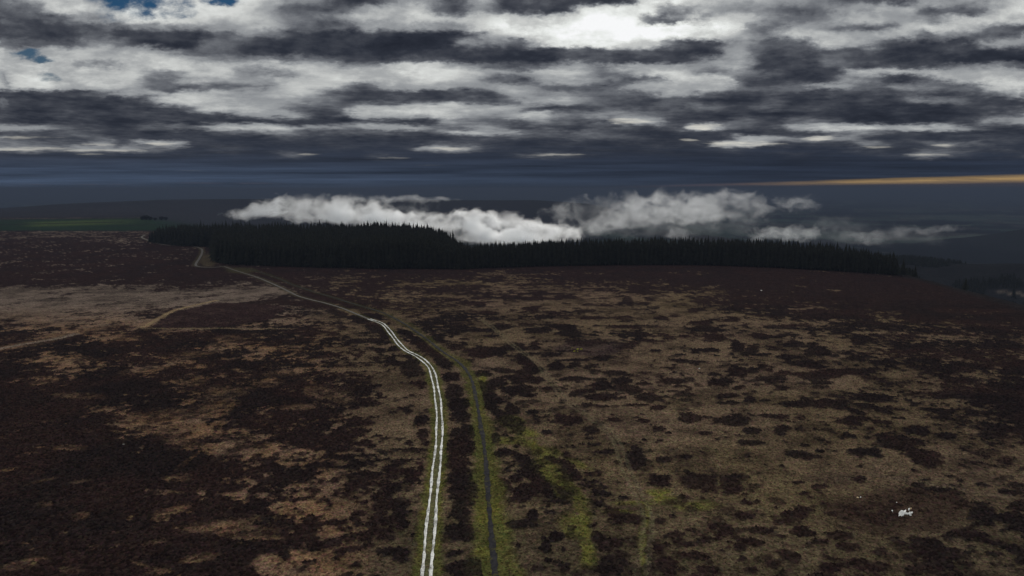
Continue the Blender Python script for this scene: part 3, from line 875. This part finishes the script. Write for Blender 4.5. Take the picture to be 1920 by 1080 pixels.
def build_tufts():
    rng = np.random.RandomState(21)
    N = 330000
    az = np.radians(rng.uniform(-39, 39, N))
    r = np.sqrt(rng.uniform(118.0 ** 2, 470.0 ** 2, N))
    keep = rng.rand(N) < np.clip((470 - r) / 260.0, 0, 1)
    az, r = az[keep], r[keep]
    x, y = r * np.sin(az), r * np.cos(az)
    z, col, hh, heath, he = moor_masks(x, y)
    z = z + hh
    free = (line_dist(x, y, TRACK, 4) > 1.55) & (line_dist(x, y, PATH, 4) > 0.55 + 0.5 * rng.rand(len(x)))
    h = free & (heath > 0.6)
    g = free & (heath < 0.35)
    g &= rng.rand(len(g)) < 0.75
    nh, ng = int(h.sum()), int(g.sum())
    print('tufts', nh, ng)
    tuft_object('heather', x[h], y[h], z[h] - 0.08, col[h], 0.22 + 0.3 * rng.rand(nh), 0.25 + 0.3 * rng.rand(nh), 0.35,
                'dark heather cushions growing in patches over the nearer moor', rng, 6)
    tuft_object('moor_grass', x[g], y[g], z[g] - 0.05, col[g], 0.14 + 0.24 * rng.rand(ng), 0.16 + 0.24 * rng.rand(ng), 0.3,
                'pale brown and olive grass tussocks between the heather patches', rng, 5)


build_tufts()


# ------------------------------------------------------------------ the gravel track (two worn ruts) and the dark path
def ribbon_mesh(name, strips, mat):
    V, Q = [], []
    for pts, half in strips:
        n = len(pts)
        t = np.gradient(pts, axis=0)
        t /= np.linalg.norm(t, axis=1)[:, None] + 1e-9
        nrm = np.stack([-t[:, 1], t[:, 0]], 1)
        base = len(V)
        rr = np.hypot(pts[:, 0], pts[:, 1])
        cols = []
        for s in (-1, -0.4, 0.4, 1):
            wv = half * (1 + (0 if abs(s) < 1 else 1) * 0.5 * (np.random.RandomState(int(s * 10) + 20).rand(n) - 0.5))
            p = pts + nrm * (s * wv)[:, None]
            z = hbase(p[:, 0], p[:, 1]) + 0.05 + 0.00045 * rr + (0.02 if abs(s) < 1 else 0.0)
            cols.append(np.stack([p[:, 0], p[:, 1], z], 1))
        block = np.stack(cols, 1).reshape(-1, 3)
        V.extend(block.tolist())
        for i in range(n - 1):
            for k in range(3):
                a = base + i * 4 + k
                Q.append((a, a + 1, a + 5, a + 4))
    return mesh_np(name, np.array(V), np.array(Q), mat)


def mat_gravel():
    def build(T, p):
        pos = T.n('ShaderNodeNewGeometry').outputs['Position']
        a = T.noise(pos, 0.35, 5, 0.7)
        b = T.noise(pos, 2.5, 3, 0.6)
        f = T.m('ADD', T.m('ADD', T.m('MULTIPLY', a, 0.6), T.m('MULTIPLY', b, 0.25)), T.m('MULTIPLY', T.noise(pos, 0.11, 3, 0.6), 0.15))
        r = T.n('ShaderNodeValToRGB', {0: f})
        e = r.color_ramp.elements
        e[0].position, e[0].color = 0.4, (*[0.1, 0.095, 0.08], 1)
        e[1].position, e[1].color = 0.55, (*[0.7, 0.69, 0.66], 1)
        T.link(r.outputs[0], p.inputs['Base Color'])
        p.inputs['Roughness'].default_value = 0.45
        p.inputs['Specular IOR Level'].default_value = 0.6
        bp = T.n('ShaderNodeBump', {'Strength': 0.4, 'Distance': 0.04, 'Height': b})
        T.link(bp.outputs[0], p.inputs['Normal'])
    return principled('pale_gravel', build)


def mat_path():
    def build(T, p):
        pos = T.n('ShaderNodeNewGeometry').outputs['Position']
        a = T.noise(pos, 0.8, 5, 0.7)
        c = T.mixc(T.mr(a, 0.35, 0.65), alb(22, 22, 24), alb(45, 43, 46))
        c = T.mixc(T.mr(T.noise(pos, 0.5, 5, 0.75), 0.54, 0.64, 0.0, 0.85), c, alb(60, 57, 34))
        T.link(c, p.inputs['Base Color'])
        p.inputs['Roughness'].default_value = 0.9
        p.inputs['Specular IOR Level'].default_value = 0.02
    return principled('dark_path', build)


def mat_far_track():
    def build(T, p):
        pos = T.n('ShaderNodeNewGeometry').outputs['Position']
        a = T.noise(pos, 0.1, 5, 0.7)
        c = T.mixc(T.mr(a, 0.3, 0.7), alb(46, 40, 37), alb(66, 58, 53))
        T.link(c, p.inputs['Base Color'])
        p.inputs['Roughness'].default_value = 0.9
    return principled('worn_earth', build)


def offset_line(line, d):
    t = np.gradient(line, axis=0)
    t /= np.linalg.norm(t, axis=1)[:, None]
    return line + np.stack([-t[:, 1], t[:, 0]], 1) * d


def build_tracks():
    r = np.hypot(TRACK[:, 0], TRACK[:, 1])
    half = 0.26 + 0.06 * np.sin(np.arange(len(TRACK)) * 0.31) + 0.05 * np.sin(np.arange(len(TRACK)) * 1.3)
    near = TRACK[r < 400]
    wig = 0.08 * np.sin(np.arange(len(near)) * 0.21)[:, None]
    o = link('track', ribbon_mesh('track', [(offset_line(near, 0.85) + wig, half[:len(near)]), (offset_line(near, -0.85) - wig, half[:len(near)] * 1.05)], mat_gravel()))
    tag(o, kind='structure')
    fr = TRACK[r >= 396]
    o = link('far_track', ribbon_mesh('far_track', [(fr, np.full(len(fr), 0.7)), (FAR_TRACK, np.full(len(FAR_TRACK), 1.1))], mat_far_track()))
    tag(o, kind='structure')
    o = link('path', ribbon_mesh('path', [(PATH, 0.55 + 0.12 * np.sin(np.arange(len(PATH)) * 0.17) + 0.1 * np.sin(np.arange(len(PATH)) * 0.9))], mat_path()))
    tag(o, kind='structure')


build_tracks()


# ------------------------------------------------------------------ conifers
def mat_needles():
    def build(T, p):
        pos = T.n('ShaderNodeNewGeometry').outputs['Position']
        a = T.noise(pos, 0.35, 3, 0.6)
        c = T.mixc(T.mr(a, 0.3, 0.7), (0.009, 0.0098, 0.008), (0.019, 0.0195, 0.0155))
        T.link(c, p.inputs['Base Color'])
        p.inputs['Roughness'].default_value = 0.9
        p.inputs['Specular IOR Level'].default_value = 0.0
    return principled('spruce_needles', build)


def mat_bark():
    def build(T, p):
        pos = T.n('ShaderNodeNewGeometry').outputs['Position']
        a = T.noise(pos, 3.0, 4, 0.7)
        c = T.mixc(a, (0.02, 0.016, 0.014), (0.05, 0.04, 0.034))
        T.link(c, p.inputs['Base Color'])
        p.inputs['Roughness'].default_value = 0.95
    return principled('bark', build)


NEEDLES = mat_needles()
BARK = mat_bark()


def crown_geo(rng, tiers, spokes, h=1.0, rad=0.16, base=0.12, taper=1.0):
    """a spruce crown of drooping ragged whorls, for a tree of height 1; returns verts, tris"""
    V, T = [], []
    lean = (rng.rand(2) - 0.5) * 0.03
    for i in range(tiers):
        t = i / (tiers - 1.0)
        z = base + (0.93 - base) * t
        R = rad * (1 - t) ** taper * (0.8 + 0.45 * rng.rand()) + 0.012
        drop = 0.5 * R + 0.03
        topz = z + (0.93 - base) / tiers * 1.5
        cx, cy = lean * z + (rng.rand(2) - 0.5) * 0.012
        c = len(V)
        V.append((cx, cy, min(1.0, topz)))
        ph = rng.rand() * 6.28
        n = spokes
        for k in range(2 * n):
            a = ph + math.pi * k / n
            rr = R * ((0.75 + 0.55 * rng.rand()) if k % 2 == 0 else (0.3 + 0.2 * rng.rand()))
            V.append((cx + rr * math.cos(a), cy + rr * math.sin(a), z - (drop * (0.6 + 0.5 * rng.rand()) if k % 2 == 0 else drop * 0.15)))
        for k in range(2 * n):
            T.append((c, c + 1 + k, c + 1 + (k + 1) % (2 * n)))
    # the leader
    c = len(V)
    for k in range(3):
        a = k * 2.094
        V.append((lean[0] + 0.008 * math.cos(a), lean[1] + 0.008 * math.sin(a), 0.9))
    V.append((lean[0], lean[1], 1.0))
    for k in range(3):
        T.append((c + k, c + (k + 1) % 3, c + 3))
    return np.array(V), np.array(T)


def trunk_geo(rng):
    V, T = [], []
    rings = [(0.0, 0.014), (0.3, 0.011), (0.7, 0.006), (0.92, 0.002)]
    for z, r in rings:
        for k in range(6):
            a = k * math.pi / 3
            V.append((r * math.cos(a), r * math.sin(a), z))
    for i in range(3):
        for k in range(6):
            a, b = i * 6 + k, i * 6 + (k + 1) % 6
            T.append((a, b, b + 6))
            T.append((a, b + 6, a + 6))
    return np.array(V), np.array(T)


RNG = np.random.RandomState(11)
CROWNS, TRUNKS, LITE = [], [], []
for i in range(7):
    v, t = crown_geo(RNG, 11 + i % 3, 8, rad=0.16 + 0.07 * RNG.rand(), base=0.1 + 0.08 * RNG.rand(), taper=0.75 + 0.4 * RNG.rand())
    CROWNS.append(mesh_np('crown', v, t, NEEDLES))
    v, t = trunk_geo(RNG)
    TRUNKS.append(mesh_np('trunk', v, t, BARK))
for i in range(7):
    LITE.append(crown_geo(RNG, 7, 5, rad=0.17 + 0.07 * RNG.rand(), base=0.12, taper=0.75 + 0.4 * RNG.rand()))


def conifer(x, y, h, label, group, k, rot, wide=1.0):
    e = bpy.data.objects.new('conifer', None)
    COL.objects.link(e)
    e.location = (x, y, float(hbase(x, y)) - 0.1)
    e.rotation_euler = (0, 0, rot)
    e.scale = (h * wide, h * wide, h)
    e.empty_display_size = 0.1
    tag(e, label, 'tree', group)
    link('crown', CROWNS[k], e)
    link('trunk', TRUNKS[k], e)
    return e


def r_at(px, py):
    p = ground_pt(px, py)
    return float(np.hypot(p[0], p[1]))


def wood_positions():
    rng = np.random.RandomState(5)
    out = []      # x, y, h, stand, row
    # the tall stand on the left: a block with its front along the moor
    fx = np.array([288, 300, 330, 360, 398, 402, 430, 560, 700, 874.])
    fy = np.array([455, 458, 461, 463, 464, 493, 497.5, 502, 505, 506.])
    fr = np.array([r_at(a, c) for a, c in zip(fx, fy)])
    bk_x = np.array([288, 300, 340, 420, 600, 700, 780, 825, 850, 876.])
    bk_r = np.array([1100, 1125, 1120, 1078, 1005, 966, 940, 905, 780, 660.])
    row = 0
    rr = 600.0
    while rr < 1135:
        bmin, bmax = 280, 880
        step = 4.0 if rr < 700 else 4.4
        px = bmin + rng.rand() * 4
        while px < bmax:
            p = px
            r0, r1 = np.interp(p, fx, fr), np.interp(p, bk_x, bk_r)
            if r0 - 0.1 <= rr <= r1:
                az = math.atan((p - 960) / F)
                rj = rr + (rng.rand() - 0.5) * 2.4
                h = (23.5 + 7.0 * (rng.rand() - 0.5) + 3.5 * (fbm(np.array([rj * math.sin(az)]), np.array([rj * math.cos(az)]), 60, 2, 3)[0] - 0.5) * 2)
                h += 5.0 * (fbm(np.array([rj * math.sin(az)]), np.array([rj * math.cos(az)]), 28, 2, 13)[0] - 0.5)
                if rng.rand() < 0.12:
                    h *= 0.8
                h *= np.interp(p, [284, 310, 400, 640, 720, 800, 880], [0.7, 0.9, 0.97, 1.0, 1.1, 1.04, 0.86])
                if rng.rand() < 0.09:
                    h *= 1.16
                first = rr - r0 < 4.6
                out.append((rj * math.sin(az), rj * math.cos(az), h, 'tall', first, p))
            px += step / rr * F * (0.8 + 0.4 * rng.rand())
        rr += 4.6 if rr < 720 else 6.0
    # the long narrow belt on the right
    gx = np.array([860, 1000, 1200, 1300, 1450, 1600, 1690.])
    gy = np.array([505.5, 500.5, 497.5, 497.5, 502.5, 511, 518.])
    gr = np.array([r_at(a, c) for a, c in zip(gx, gy)])
    for k in range(9):
        px = 862 + rng.rand() * 5
        while px < 1690 - 2 * k:
            r0 = np.interp(px, gx, gr) + k * 4.8 + (rng.rand() - 0.5) * 2
            az = math.atan((px - 960) / F)
            h = np.interp(px, [860, 900, 1050, 1200, 1400, 1550, 1650, 1690], [18, 20.0, 22, 23.5, 23.5, 21.5, 17, 14.5]) + 4.5 * (rng.rand() - 0.5) + (2.0 if rng.rand() < 0.08 else 0.0)
            out.append((r0 * math.sin(az), r0 * math.cos(az), h, 'belt', k == 0, px))
            px += 4.2 / r0 * F * (0.75 + 0.5 * rng.rand())
    return out


def build_wood():
    trees = wood_positions()
    rng = random.Random(4)
    singles = set(i for i, t in enumerate(trees) if t[4])
    # the trees whose tips make the skyline
    xs = np.array([t[0] for t in trees])
    ys = np.array([t[1] for t in trees])
    hs = np.array([t[2] for t in trees])
    uu, vv = project(xs, ys, hbase(xs, ys) + hs)
    best = {}
    for i in range(len(trees)):
        if trees[i][3] != 'tall':
            continue
        k = int(uu[i] // 5)
        if k not in best or vv[i] < vv[best[k]]:
            best[k] = i
    sky = set(best.values()) - singles
    order = sorted(singles) + sorted(sky)
    if len(order) > 296:
        order = order[:296]
    chosen = set(order)
    lab_f = 'dark spruce in the front row of the tall plantation block beside the track'
    lab_b = 'dark spruce in the front row of the long low belt along the moor edge'
    lab_s = 'dark spruce whose tip stands on the skyline of the tall plantation block'
    for i in order:
        x, y, h, stand, first, p = trees[i]
        lab = lab_b if stand == 'belt' else (lab_f if first else lab_s)
        conifer(x, y, h, lab, 'conifers of the plantation at the edge of the moor', rng.randrange(7), rng.uniform(0, 6.28), rng.uniform(0.85, 1.25))
    V, T, n = [], [], 0
    for i, (x, y, h, stand, first, p) in enumerate(trees):
        if i in chosen:
            continue
        v, t = LITE[i % 7]
        a = rng.uniform(0, 6.28)
        w = rng.uniform(0.85, 1.25)
        ca, sa = math.cos(a) * h * w, math.sin(a) * h * w
        q = np.stack([ca * v[:, 0] - sa * v[:, 1] + x, sa * v[:, 0] + ca * v[:, 1] + y, v[:, 2] * h + float(hbase(x, y))], 1)
        V.append(q)
        T.append(t + n)
        n += len(q)
    o = link('conifer_wood', mesh_np('conifer_wood', np.vstack(V), np.vstack(T), NEEDLES))
    tag(o, 'dense dark mass of spruces filling the plantation behind its front rows', 'wood', kind='stuff')
    print('trees', len(trees), 'single', len(order))
    # the last few that stand clear of the belt
    for (px, py, top, lab, w) in ((1693, 519, 488, 'tall dark spruce standing at the right end of the long belt', 1.35),
                                  (1715, 521, 499, 'small lone spruce just past the right end of the belt', 1.3),
                                  (1750, 526, 507, 'faint small spruce furthest to the right of the belt, on the slope', 1.1),
                                  (1902, 540, 512, 'thin dark spruce at the far right above the wooded slope', 0.9)):
        g = ground_pt(px, py)
        rr = math.hypot(g[0], g[1])
        conifer(g[0], g[1], (py - top) * rr / F, lab, None, rng.randrange(7), rng.uniform(0, 6), w)


build_wood()


# rough woodland on the spur beyond the moor's right-hand edge: too many small crowns to count
def build_far_woods():
    rng = np.random.RandomState(8)
    V, T, n = [], [], 0
    cnt = 0
    for _ in range(26000):
        px = rng.uniform(1400, 2080)
        r = 620 + 1000 * rng.rand() ** 0.7
        az = math.atan((px - 960) / F)
        x, y = r * math.sin(az), r * math.cos(az)
        re = np.interp(px, BX, BR)
        if r < re + 35 or fbm(np.array([x]), np.array([y]), 150, 3, 91)[0] < 0.42:
            continue
        if px < 1560 and r < 1150:
            continue
        pu, pv = project(np.array([x]), np.array([y]), hbase(np.array([x]), np.array([y])))
        if pu[0] > 1845 and 541 < pv[0] < 572:
            continue
        h = rng.uniform(6, 12)
        v, t = LITE[cnt % 7]
        a = rng.rand() * 6.28
        w = rng.uniform(1.4, 2.3)
        ca, sa = math.cos(a) * h * w, math.sin(a) * h * w
        q = np.stack([ca * v[:, 0] - sa * v[:, 1] + x, sa * v[:, 0] + ca * v[:, 1] + y, v[:, 2] * h + float(hbase(x, y)) - 0.8], 1)
        V.append(q)
        T.append(t + n)
        n += len(q)
        cnt += 1
        if cnt > 7000:
            break
    o = link('far_wood', mesh_np('far_wood', np.vstack(V), np.vstack(T), NEEDLES))
    tag(o, 'hazy rough woodland on the slopes beyond the right edge of the moor', 'wood', kind='stuff')


build_far_woods()


# the small copse among the fields at far left: rounded broadleaf crowns
def round_crown(rng):
    V, T = [], []
    for _ in range(260):
        d = rng.normal(size=3)
        d /= np.linalg.norm(d)
        p = d * np.array([0.42, 0.42, 0.36]) * rng.rand() ** 0.33 * (0.8 + 0.4 * rng.rand()) + np.array([0, 0, 0.62])
        a = rng.normal(size=3) * 0.07
        b = rng.normal(size=3) * 0.07
        c = len(V)
        V += [p + a, p + b, p - a - b]
        T.append((c, c + 1, c + 2))
    return np.array(V), np.array(T)


def build_copse():
    rng = np.random.RandomState(14)
    cm = [mesh_np('crown', *round_crown(rng), NEEDLES) for _ in range(3)]
    spots = [(268, 414.5, 11), (275, 414.5, 13), (282, 414.3, 10), (291, 414.5, 9), (303, 414.4, 12), (311, 414.2, 11)]
    for i, (px, py, h) in enumerate(spots):
        g = ground_pt(px, py)
        e = bpy.data.objects.new('field_tree', None)
        COL.objects.link(e)
        e.location = (g[0], g[1], g[2] - 0.1)
        e.scale = (h * 1.1, h * 1.1, h)
        tag(e, 'small hazy dark tree in the far copse among the green fields', 'tree', 'trees of the copse in the far fields')
        link('crown', cm[i % 3], e)
        link('trunk', TRUNKS[i], e)


build_copse()


# ------------------------------------------------------------------ white stones, gorse
def mat_stone():
    def build(T, p):
        pos = T.n('ShaderNodeNewGeometry').outputs['Position']
        a = T.noise(pos, 2.5, 5, 0.65)
        c = T.mixc(T.mr(a, 0.35, 0.7), (0.86, 0.86, 0.85), (0.7, 0.69, 0.66))
        T.link(c, p.inputs['Base Color'])
        p.inputs['Roughness'].default_value = 0.55
        bp = T.n('ShaderNodeBump', {'Strength': 0.4, 'Distance': 0.05, 'Height': a})
        T.link(bp.outputs[0], p.inputs['Normal'])
    return principled('white_limestone', build)


def mat_flat(name, c1, c2, scale=6.0):
    def build(T, p):
        pos = T.n('ShaderNodeNewGeometry').outputs['Position']
        a = T.noise(pos, scale, 4, 0.6)
        T.link(T.mixc(T.mr(a, 0.3, 0.7), c1, c2), p.inputs['Base Color'])
        p.inputs['Roughness'].default_value = 0.9
    return principled(name, build)


def rock_mesh(seed, mat):
    rng = np.random.RandomState(seed)
    bm = bmesh.new()
    bmesh.ops.create_icosphere(bm, subdivisions=3, radius=1.0)
    planes = []
    for _ in range(11):
        d = rng.normal(size=3)
        d /= np.linalg.norm(d)
        planes.append((d, 0.55 + 0.3 * rng.rand()))
    for v in bm.verts:
        p = np.array(v.co)
        for d, k in planes:
            s = p @ d
            if s > k:
                p = p - d * (s - k) * 0.92
        p += rng.normal(size=3) * 0.02
        v.co = p
    me = bpy.data.meshes.new('stone')
    bm.to_mesh(me)
    bm.free()
    me.materials.append(mat)
    return me


def build_stones():
    wm = mat_stone()
    gm_ = mat_flat('grey_stone', (0.16, 0.15, 0.14), (0.26, 0.25, 0.23))
    om = mat_flat('ochre_stone', (0.6, 0.42, 0.2), (0.75, 0.6, 0.4))
    # px, py of the base, width, depth, height (m), tilt, label
    G = 'white limestone blocks on the burnt patch'
    items = [
        (1690, 967.5, 1.25, 1.2, 1.25, 0.2, 'biggest white limestone block at the middle of the heap on the burnt patch', wm, G),
        (1688.0, 970.5, 1.0, 0.8, 0.6, 1.0, 'low white block lying against the near side of the biggest white block', wm, G),
        (1697.0, 960.5, 1.9, 0.42, 0.42, 0.95, 'long white slab slanting up behind and to the right of the biggest block', wm, G),
        (1699.5, 965.5, 0.85, 0.5, 0.45, -0.4, 'white slab with a dark gap behind it, right of the biggest white block', wm, G),
        (1704.5, 957.0, 1.0, 0.4, 0.55, 0.9, 'narrow white block beyond the long slab near the back of the heap', wm, G),
        (1706.0, 967.0, 0.7, 0.55, 0.85, 0.1, 'upright white block at the right end of the heap', wm, G),
        (1709.5, 963.5, 0.6, 0.4, 0.45, 0.8, 'small white block last on the right of the heap', wm, G),
        (1707.5, 954.8, 0.5, 0.3, 0.3, 0.3, 'small yellow stained stone at the far top corner of the white heap', om, G),
        (1673.0, 960.0, 0.42, 0.4, 0.4, 0.3, 'upper of the two white stones lying left of the heap', wm, G),
        (1673.5, 963.5, 0.48, 0.4, 0.4, 0.9, 'lower of the two white stones lying left of the heap', wm, G),
        (1682.5, 966.0, 0.36, 0.2, 0.15, 0.6, 'thin flat white stone just left of the biggest white block', wm, G),
        (1681.0, 943.8, 0.3, 0.28, 0.28, 0.0, 'single pale stone a little way behind the white heap', wm, None),
        (1608.0, 934.2, 0.5, 0.25, 0.25, -0.6, 'ochre stone of the pair at the far left of the burnt patch', om, None),
        (1613.5, 933.5, 0.36, 0.25, 0.22, 0.4, 'white stone of the pair at the far left of the burnt patch', wm, None),
        (1311.0, 692.0, 0.6, 0.5, 0.4, 0.1, 'single pale stone among the heather in the middle of the moor', wm, None),
        (1427.5, 546.0, 1.5, 0.8, 0.7, 0.1, 'single white boulder far off at the edge of the brown moor', wm, None),
        (231.5, 835.5, 0.75, 0.6, 0.5, 0.5, 'grey stone alone in the dark heather at left', gm_, None),
    ]
    for i, (px, py, w, d, h, rot, lab, mat, grp) in enumerate(items):
        g = ground_pt(px, py)
        o = link('stone', rock_mesh(30 + i, mat))
        o.location = (g[0], g[1], g[2] + h * 0.3 + 0.1)
        o.scale = (w * (0.6 if i == 0 else 0.5), d * 0.5, h * 0.68)
        o.rotation_euler = (0.12 * math.sin(i * 2.1), 0.12 * math.cos(i * 1.7), rot)
        tag(o, lab, 'stone', grp)


build_stones()


def build_gorse():
    ym = mat_flat('gorse_flowers', (0.5, 0.5, 0.03), (0.85, 0.8, 0.12), 9.0)
    gm = mat_flat('gorse_stems', (0.02, 0.025, 0.012), (0.05, 0.06, 0.02))
    rng = np.random.RandomState(77)

    def clump(n, size, r0):
        V, T = [], []
        for _ in range(n):
            d = rng.normal(size=3)
            d /= np.linalg.norm(d)
            d[2] = abs(d[2])
            p = d * r0 * (0.75 + 0.3 * rng.rand())
            a, b = rng.normal(size=3) * size, rng.normal(size=3) * size
            c = len(V)
            V += [p + a, p + b, p - a - b]
            T.append((c, c + 1, c + 2))
        return np.array(V), np.array(T)
    fl = mesh_np('flowers', *clump(260, 0.05, 0.62), ym)
    st = mesh_np('stems', *clump(160, 0.09, 0.5), gm)
    for (px, py, s, lab) in ((1073, 653.6, 0.6, 'tiny yellow gorse bush furthest left of the five on the oval patch'),
                             (1077.3, 660.6, 1.0, 'brightest yellow gorse bush at the near left of the five on the oval patch'),
                             (1083.5, 656.0, 0.9, 'pale yellow gorse bush in the middle back of the five on the oval patch'),
                             (1083.5, 661.0, 0.6, 'small dull yellow gorse bush at the near right of the five on the oval patch'),
                             (1090.3, 656.0, 0.9, 'yellow gorse bush furthest right of the five on the oval patch')):
        g = ground_pt(px, py)
        e = bpy.data.objects.new('gorse_bush', None)
        COL.objects.link(e)
        e.location = (g[0], g[1], g[2] + 0.12)
        e.scale = (s, s, s)
        tag(e, lab, 'bush', 'yellow gorse bushes on the oval patch')
        link('flowers', fl, e)
        link('stems', st, e)


build_gorse()


# ------------------------------------------------------------------ mist banks in the valley
def view_pt(px, py, r):
    dx, dyv = (px - 960) / F, (540 - py) / F
    v = np.array([dx, CP + dyv * SP, -SP + dyv * CP])
    return np.array([0, 0, CAM_H]) + v * (r / math.hypot(v[0], v[1]))


def mist_bank(label, puffs, dist, dens, noise_m, depth=0.75, colour=(0.965, 0.982, 1.0), aniso=0.35, thr=0.5, step=0.16):
    """a bank of mist: billows (photo place, size in its pixels) at this distance, grown into one soft volume"""
    ell = []
    for (px, py, rx, ry) in puffs:
        c = view_pt(px, py, dist)
        s = dist / F
        ell.append((c, (rx * s, max(rx, 1.5 * ry) * s * depth * 0.8, ry * s)))
    bm = bmesh.new()
    for c, s in ell:
        r = bmesh.ops.create_icosphere(bm, subdivisions=3, radius=1.0)
        for v in r['verts']:
            v.co = tuple(c[k] + v.co[k] * (s[k] * 1.5 + 0.22 * noise_m) for k in range(3))
    me = bpy.data.meshes.new('mist_bank')
    bm.to_mesh(me)
    bm.free()
    o = link('mist_bank', me)
    md = o.modifiers.new('union', 'REMESH')
    md.mode = 'VOXEL'
    md.voxel_size = max(5.0, dist / F * 4.0)
    dg = bpy.context.evaluated_depsgraph_get()
    me2 = bpy.data.meshes.new_from_object(o.evaluated_get(dg))
    me2.name = 'mist_bank'
    o.modifiers.clear()
    o.data = me2
    bpy.data.meshes.remove(me)
    m = bpy.data.materials.new('mist')
    m.use_nodes = True
    T = NT(m.node_tree)
    pos = T.n('ShaderNodeNewGeometry').outputs['Position']
    wn = T.noise(pos, 1.0 / noise_m, 2, 0.5, color=True)
    wv = T.n('ShaderNodeVectorMath', {0: wn, 1: (0.5, 0.5, 0.5)}, operation='SUBTRACT').outputs[0]
    wv = T.n('ShaderNodeVectorMath', {0: wv, 'Scale': noise_m * 0.8}, operation='SCALE').outputs[0]
    q = T.n('ShaderNodeVectorMath', {0: pos, 1: wv}, operation='ADD').outputs[0]
    qn = T.n('ShaderNodeVectorMath', {0: q, 1: (0.85, 0.42, 1.25)}, operation='MULTIPLY').outputs[0]
    acc = None
    for c, s in ell:
        mp = T.n('ShaderNodeMapping', {'Vector': q, 'Location': tuple(-c[k] / s[k] for k in range(3)), 'Scale': tuple(1.0 / s[k] for k in range(3))}, vector_type='POINT')
        r2 = T.n('ShaderNodeVectorMath', {0: mp.outputs[0], 1: mp.outputs[0]}, operation='DOT_PRODUCT').outputs['Value']
        g = T.m('POWER', 0.4, r2)
        acc = g if acc is None else T.m('ADD', acc, g)
    acc = T.m('MINIMUM', acc, 0.95)
    nz = T.noise(qn, 1.7 / noise_m, 6, 0.66)
    f = T.m('ADD', acc, T.m('MULTIPLY', T.m('SUBTRACT', nz, 0.5), 3.5))
    den = T.m('MULTIPLY', T.mr(f, thr, thr + 0.85), T.mr(T.noise(qn, 0.5 / noise_m, 3, 0.55), 0.36, 0.6, 0.12 * dens, dens))
    # nothing right at the hull
    den = T.m('MULTIPLY', den, T.mr(acc, 0.13, 0.3))
    vol = T.n('ShaderNodeVolumePrincipled', {'Color': (*colour, 1), 'Density': den, 'Anisotropy': aniso})
    T.n('ShaderNodeOutputMaterial', {'Volume': vol.outputs[0]})
    try:
        m.cycles.volume_step_rate = step
    except Exception:
        pass
    me2.materials.append(m)
    tag(o, label, 'mist', 'banks of mist in the valley')
    return o


mist_bank('bright white bank of mist rolling in the valley right behind the tall plantation',
          [(465, 400, 46, 9), (510, 392, 42, 13), (545, 384, 36, 17), (580, 392, 50, 20), (640, 398, 62, 20), (645, 383, 22, 14), (700, 404, 62, 16),
           (760, 412, 62, 15), (820, 420, 60, 15), (880, 422, 52, 20), (905, 412, 42, 15), (950, 424, 60, 18), (1005, 432, 60, 15), (1050, 438, 50, 12),
           (900, 444, 60, 12), (980, 448, 60, 8)], 1500, 0.06, 46.0, aniso=0.7)
mist_bank('thin flat streak of mist lying along the crest of the far moor',
          [(690, 372, 42, 5.5), (760, 373, 60, 4.5), (815, 373, 38, 3.5), (790, 392, 36, 9), (715, 389, 40, 8)], 1900, 0.014, 44.0)
mist_bank('wide grey bank of mist above the right-hand belt of trees',
          [(1050, 398, 46, 13), (1100, 388, 42, 17), (1150, 390, 60, 18), (1215, 384, 60, 19), (1280, 385, 60, 19), (1340, 384, 56, 18), (1385, 376, 40, 17),
           (1420, 394, 44, 14), (1180, 410, 76, 14), (1300, 408, 80, 13), (1130, 424, 60, 14)], 2300, 0.015, 64.0, aniso=0.5)
mist_bank('thin bluish veil of mist lying low under the wide grey bank',
          [(1120, 432, 80, 14), (1240, 428, 90, 16), (1350, 424, 80, 16), (900, 446, 60, 9), (1010, 446, 70, 9)], 2600, 0.0035, 90.0, aniso=0.3)
mist_bank('small detached puff of mist at the right tip of the grey bank',
          [(1478, 376, 30, 13), (1506, 384, 28, 13)], 2300, 0.014, 44.0)
mist_bank('little round puff of mist just over the middle of the belt of trees',
          [(1262, 437, 18, 11), (1282, 440, 16, 8)], 1500, 0.026, 28.0)
mist_bank('ragged low clump of mist behind the falling end of the belt of trees',
          [(1420, 442, 22, 12), (1455, 436, 30, 14), (1490, 442, 32, 13), (1530, 434, 22, 12)], 1650, 0.024, 34.0)
mist_bank('faint wisps of mist trailing over the fields at right',
          [(1595, 440, 32, 9), (1650, 442, 36, 10), (1695, 434, 32, 9), (1735, 433, 24, 6), (1778, 427, 22, 6), (1625, 455, 20, 7)], 2100, 0.010, 36.0)


mist_bank('pale veil of mist spread over the misty valley at right',
          [(1470, 440, 70, 12), (1580, 446, 80, 12), (1690, 446, 80, 12), (1560, 420, 90, 12)], 2700, 0.0017, 80.0, aniso=0.3)


# ------------------------------------------------------------------ the air
def build_haze():
    x0, x1, y0, y1, z0, z1 = -46500, 46500, -46500, 46500, -190.0, 100.0
    V = np.array([(x, y, z) for x in (x0, x1) for y in (y0, y1) for z in (z0, z1)], float)
    Q = np.array([(0, 1, 3, 2), (4, 6, 7, 5), (0, 4, 5, 1), (2, 3, 7, 6), (0, 2, 6, 4), (1, 5, 7, 3)])
    m = bpy.data.materials.new('haze')
    m.use_nodes = True
    T = NT(m.node_tree)
    vol = T.n('ShaderNodeVolumePrincipled', {'Color': (0.078, 0.099, 0.148, 1), 'Density': 0.00018, 'Anisotropy': 0.0})
    T.n('ShaderNodeOutputMaterial', {'Volume': vol.outputs[0]})
    o = link('haze', mesh_np('haze', V, Q, m))
    tag(o, 'thin blue haze over the whole moor and valley', 'haze', kind='stuff')


build_haze()
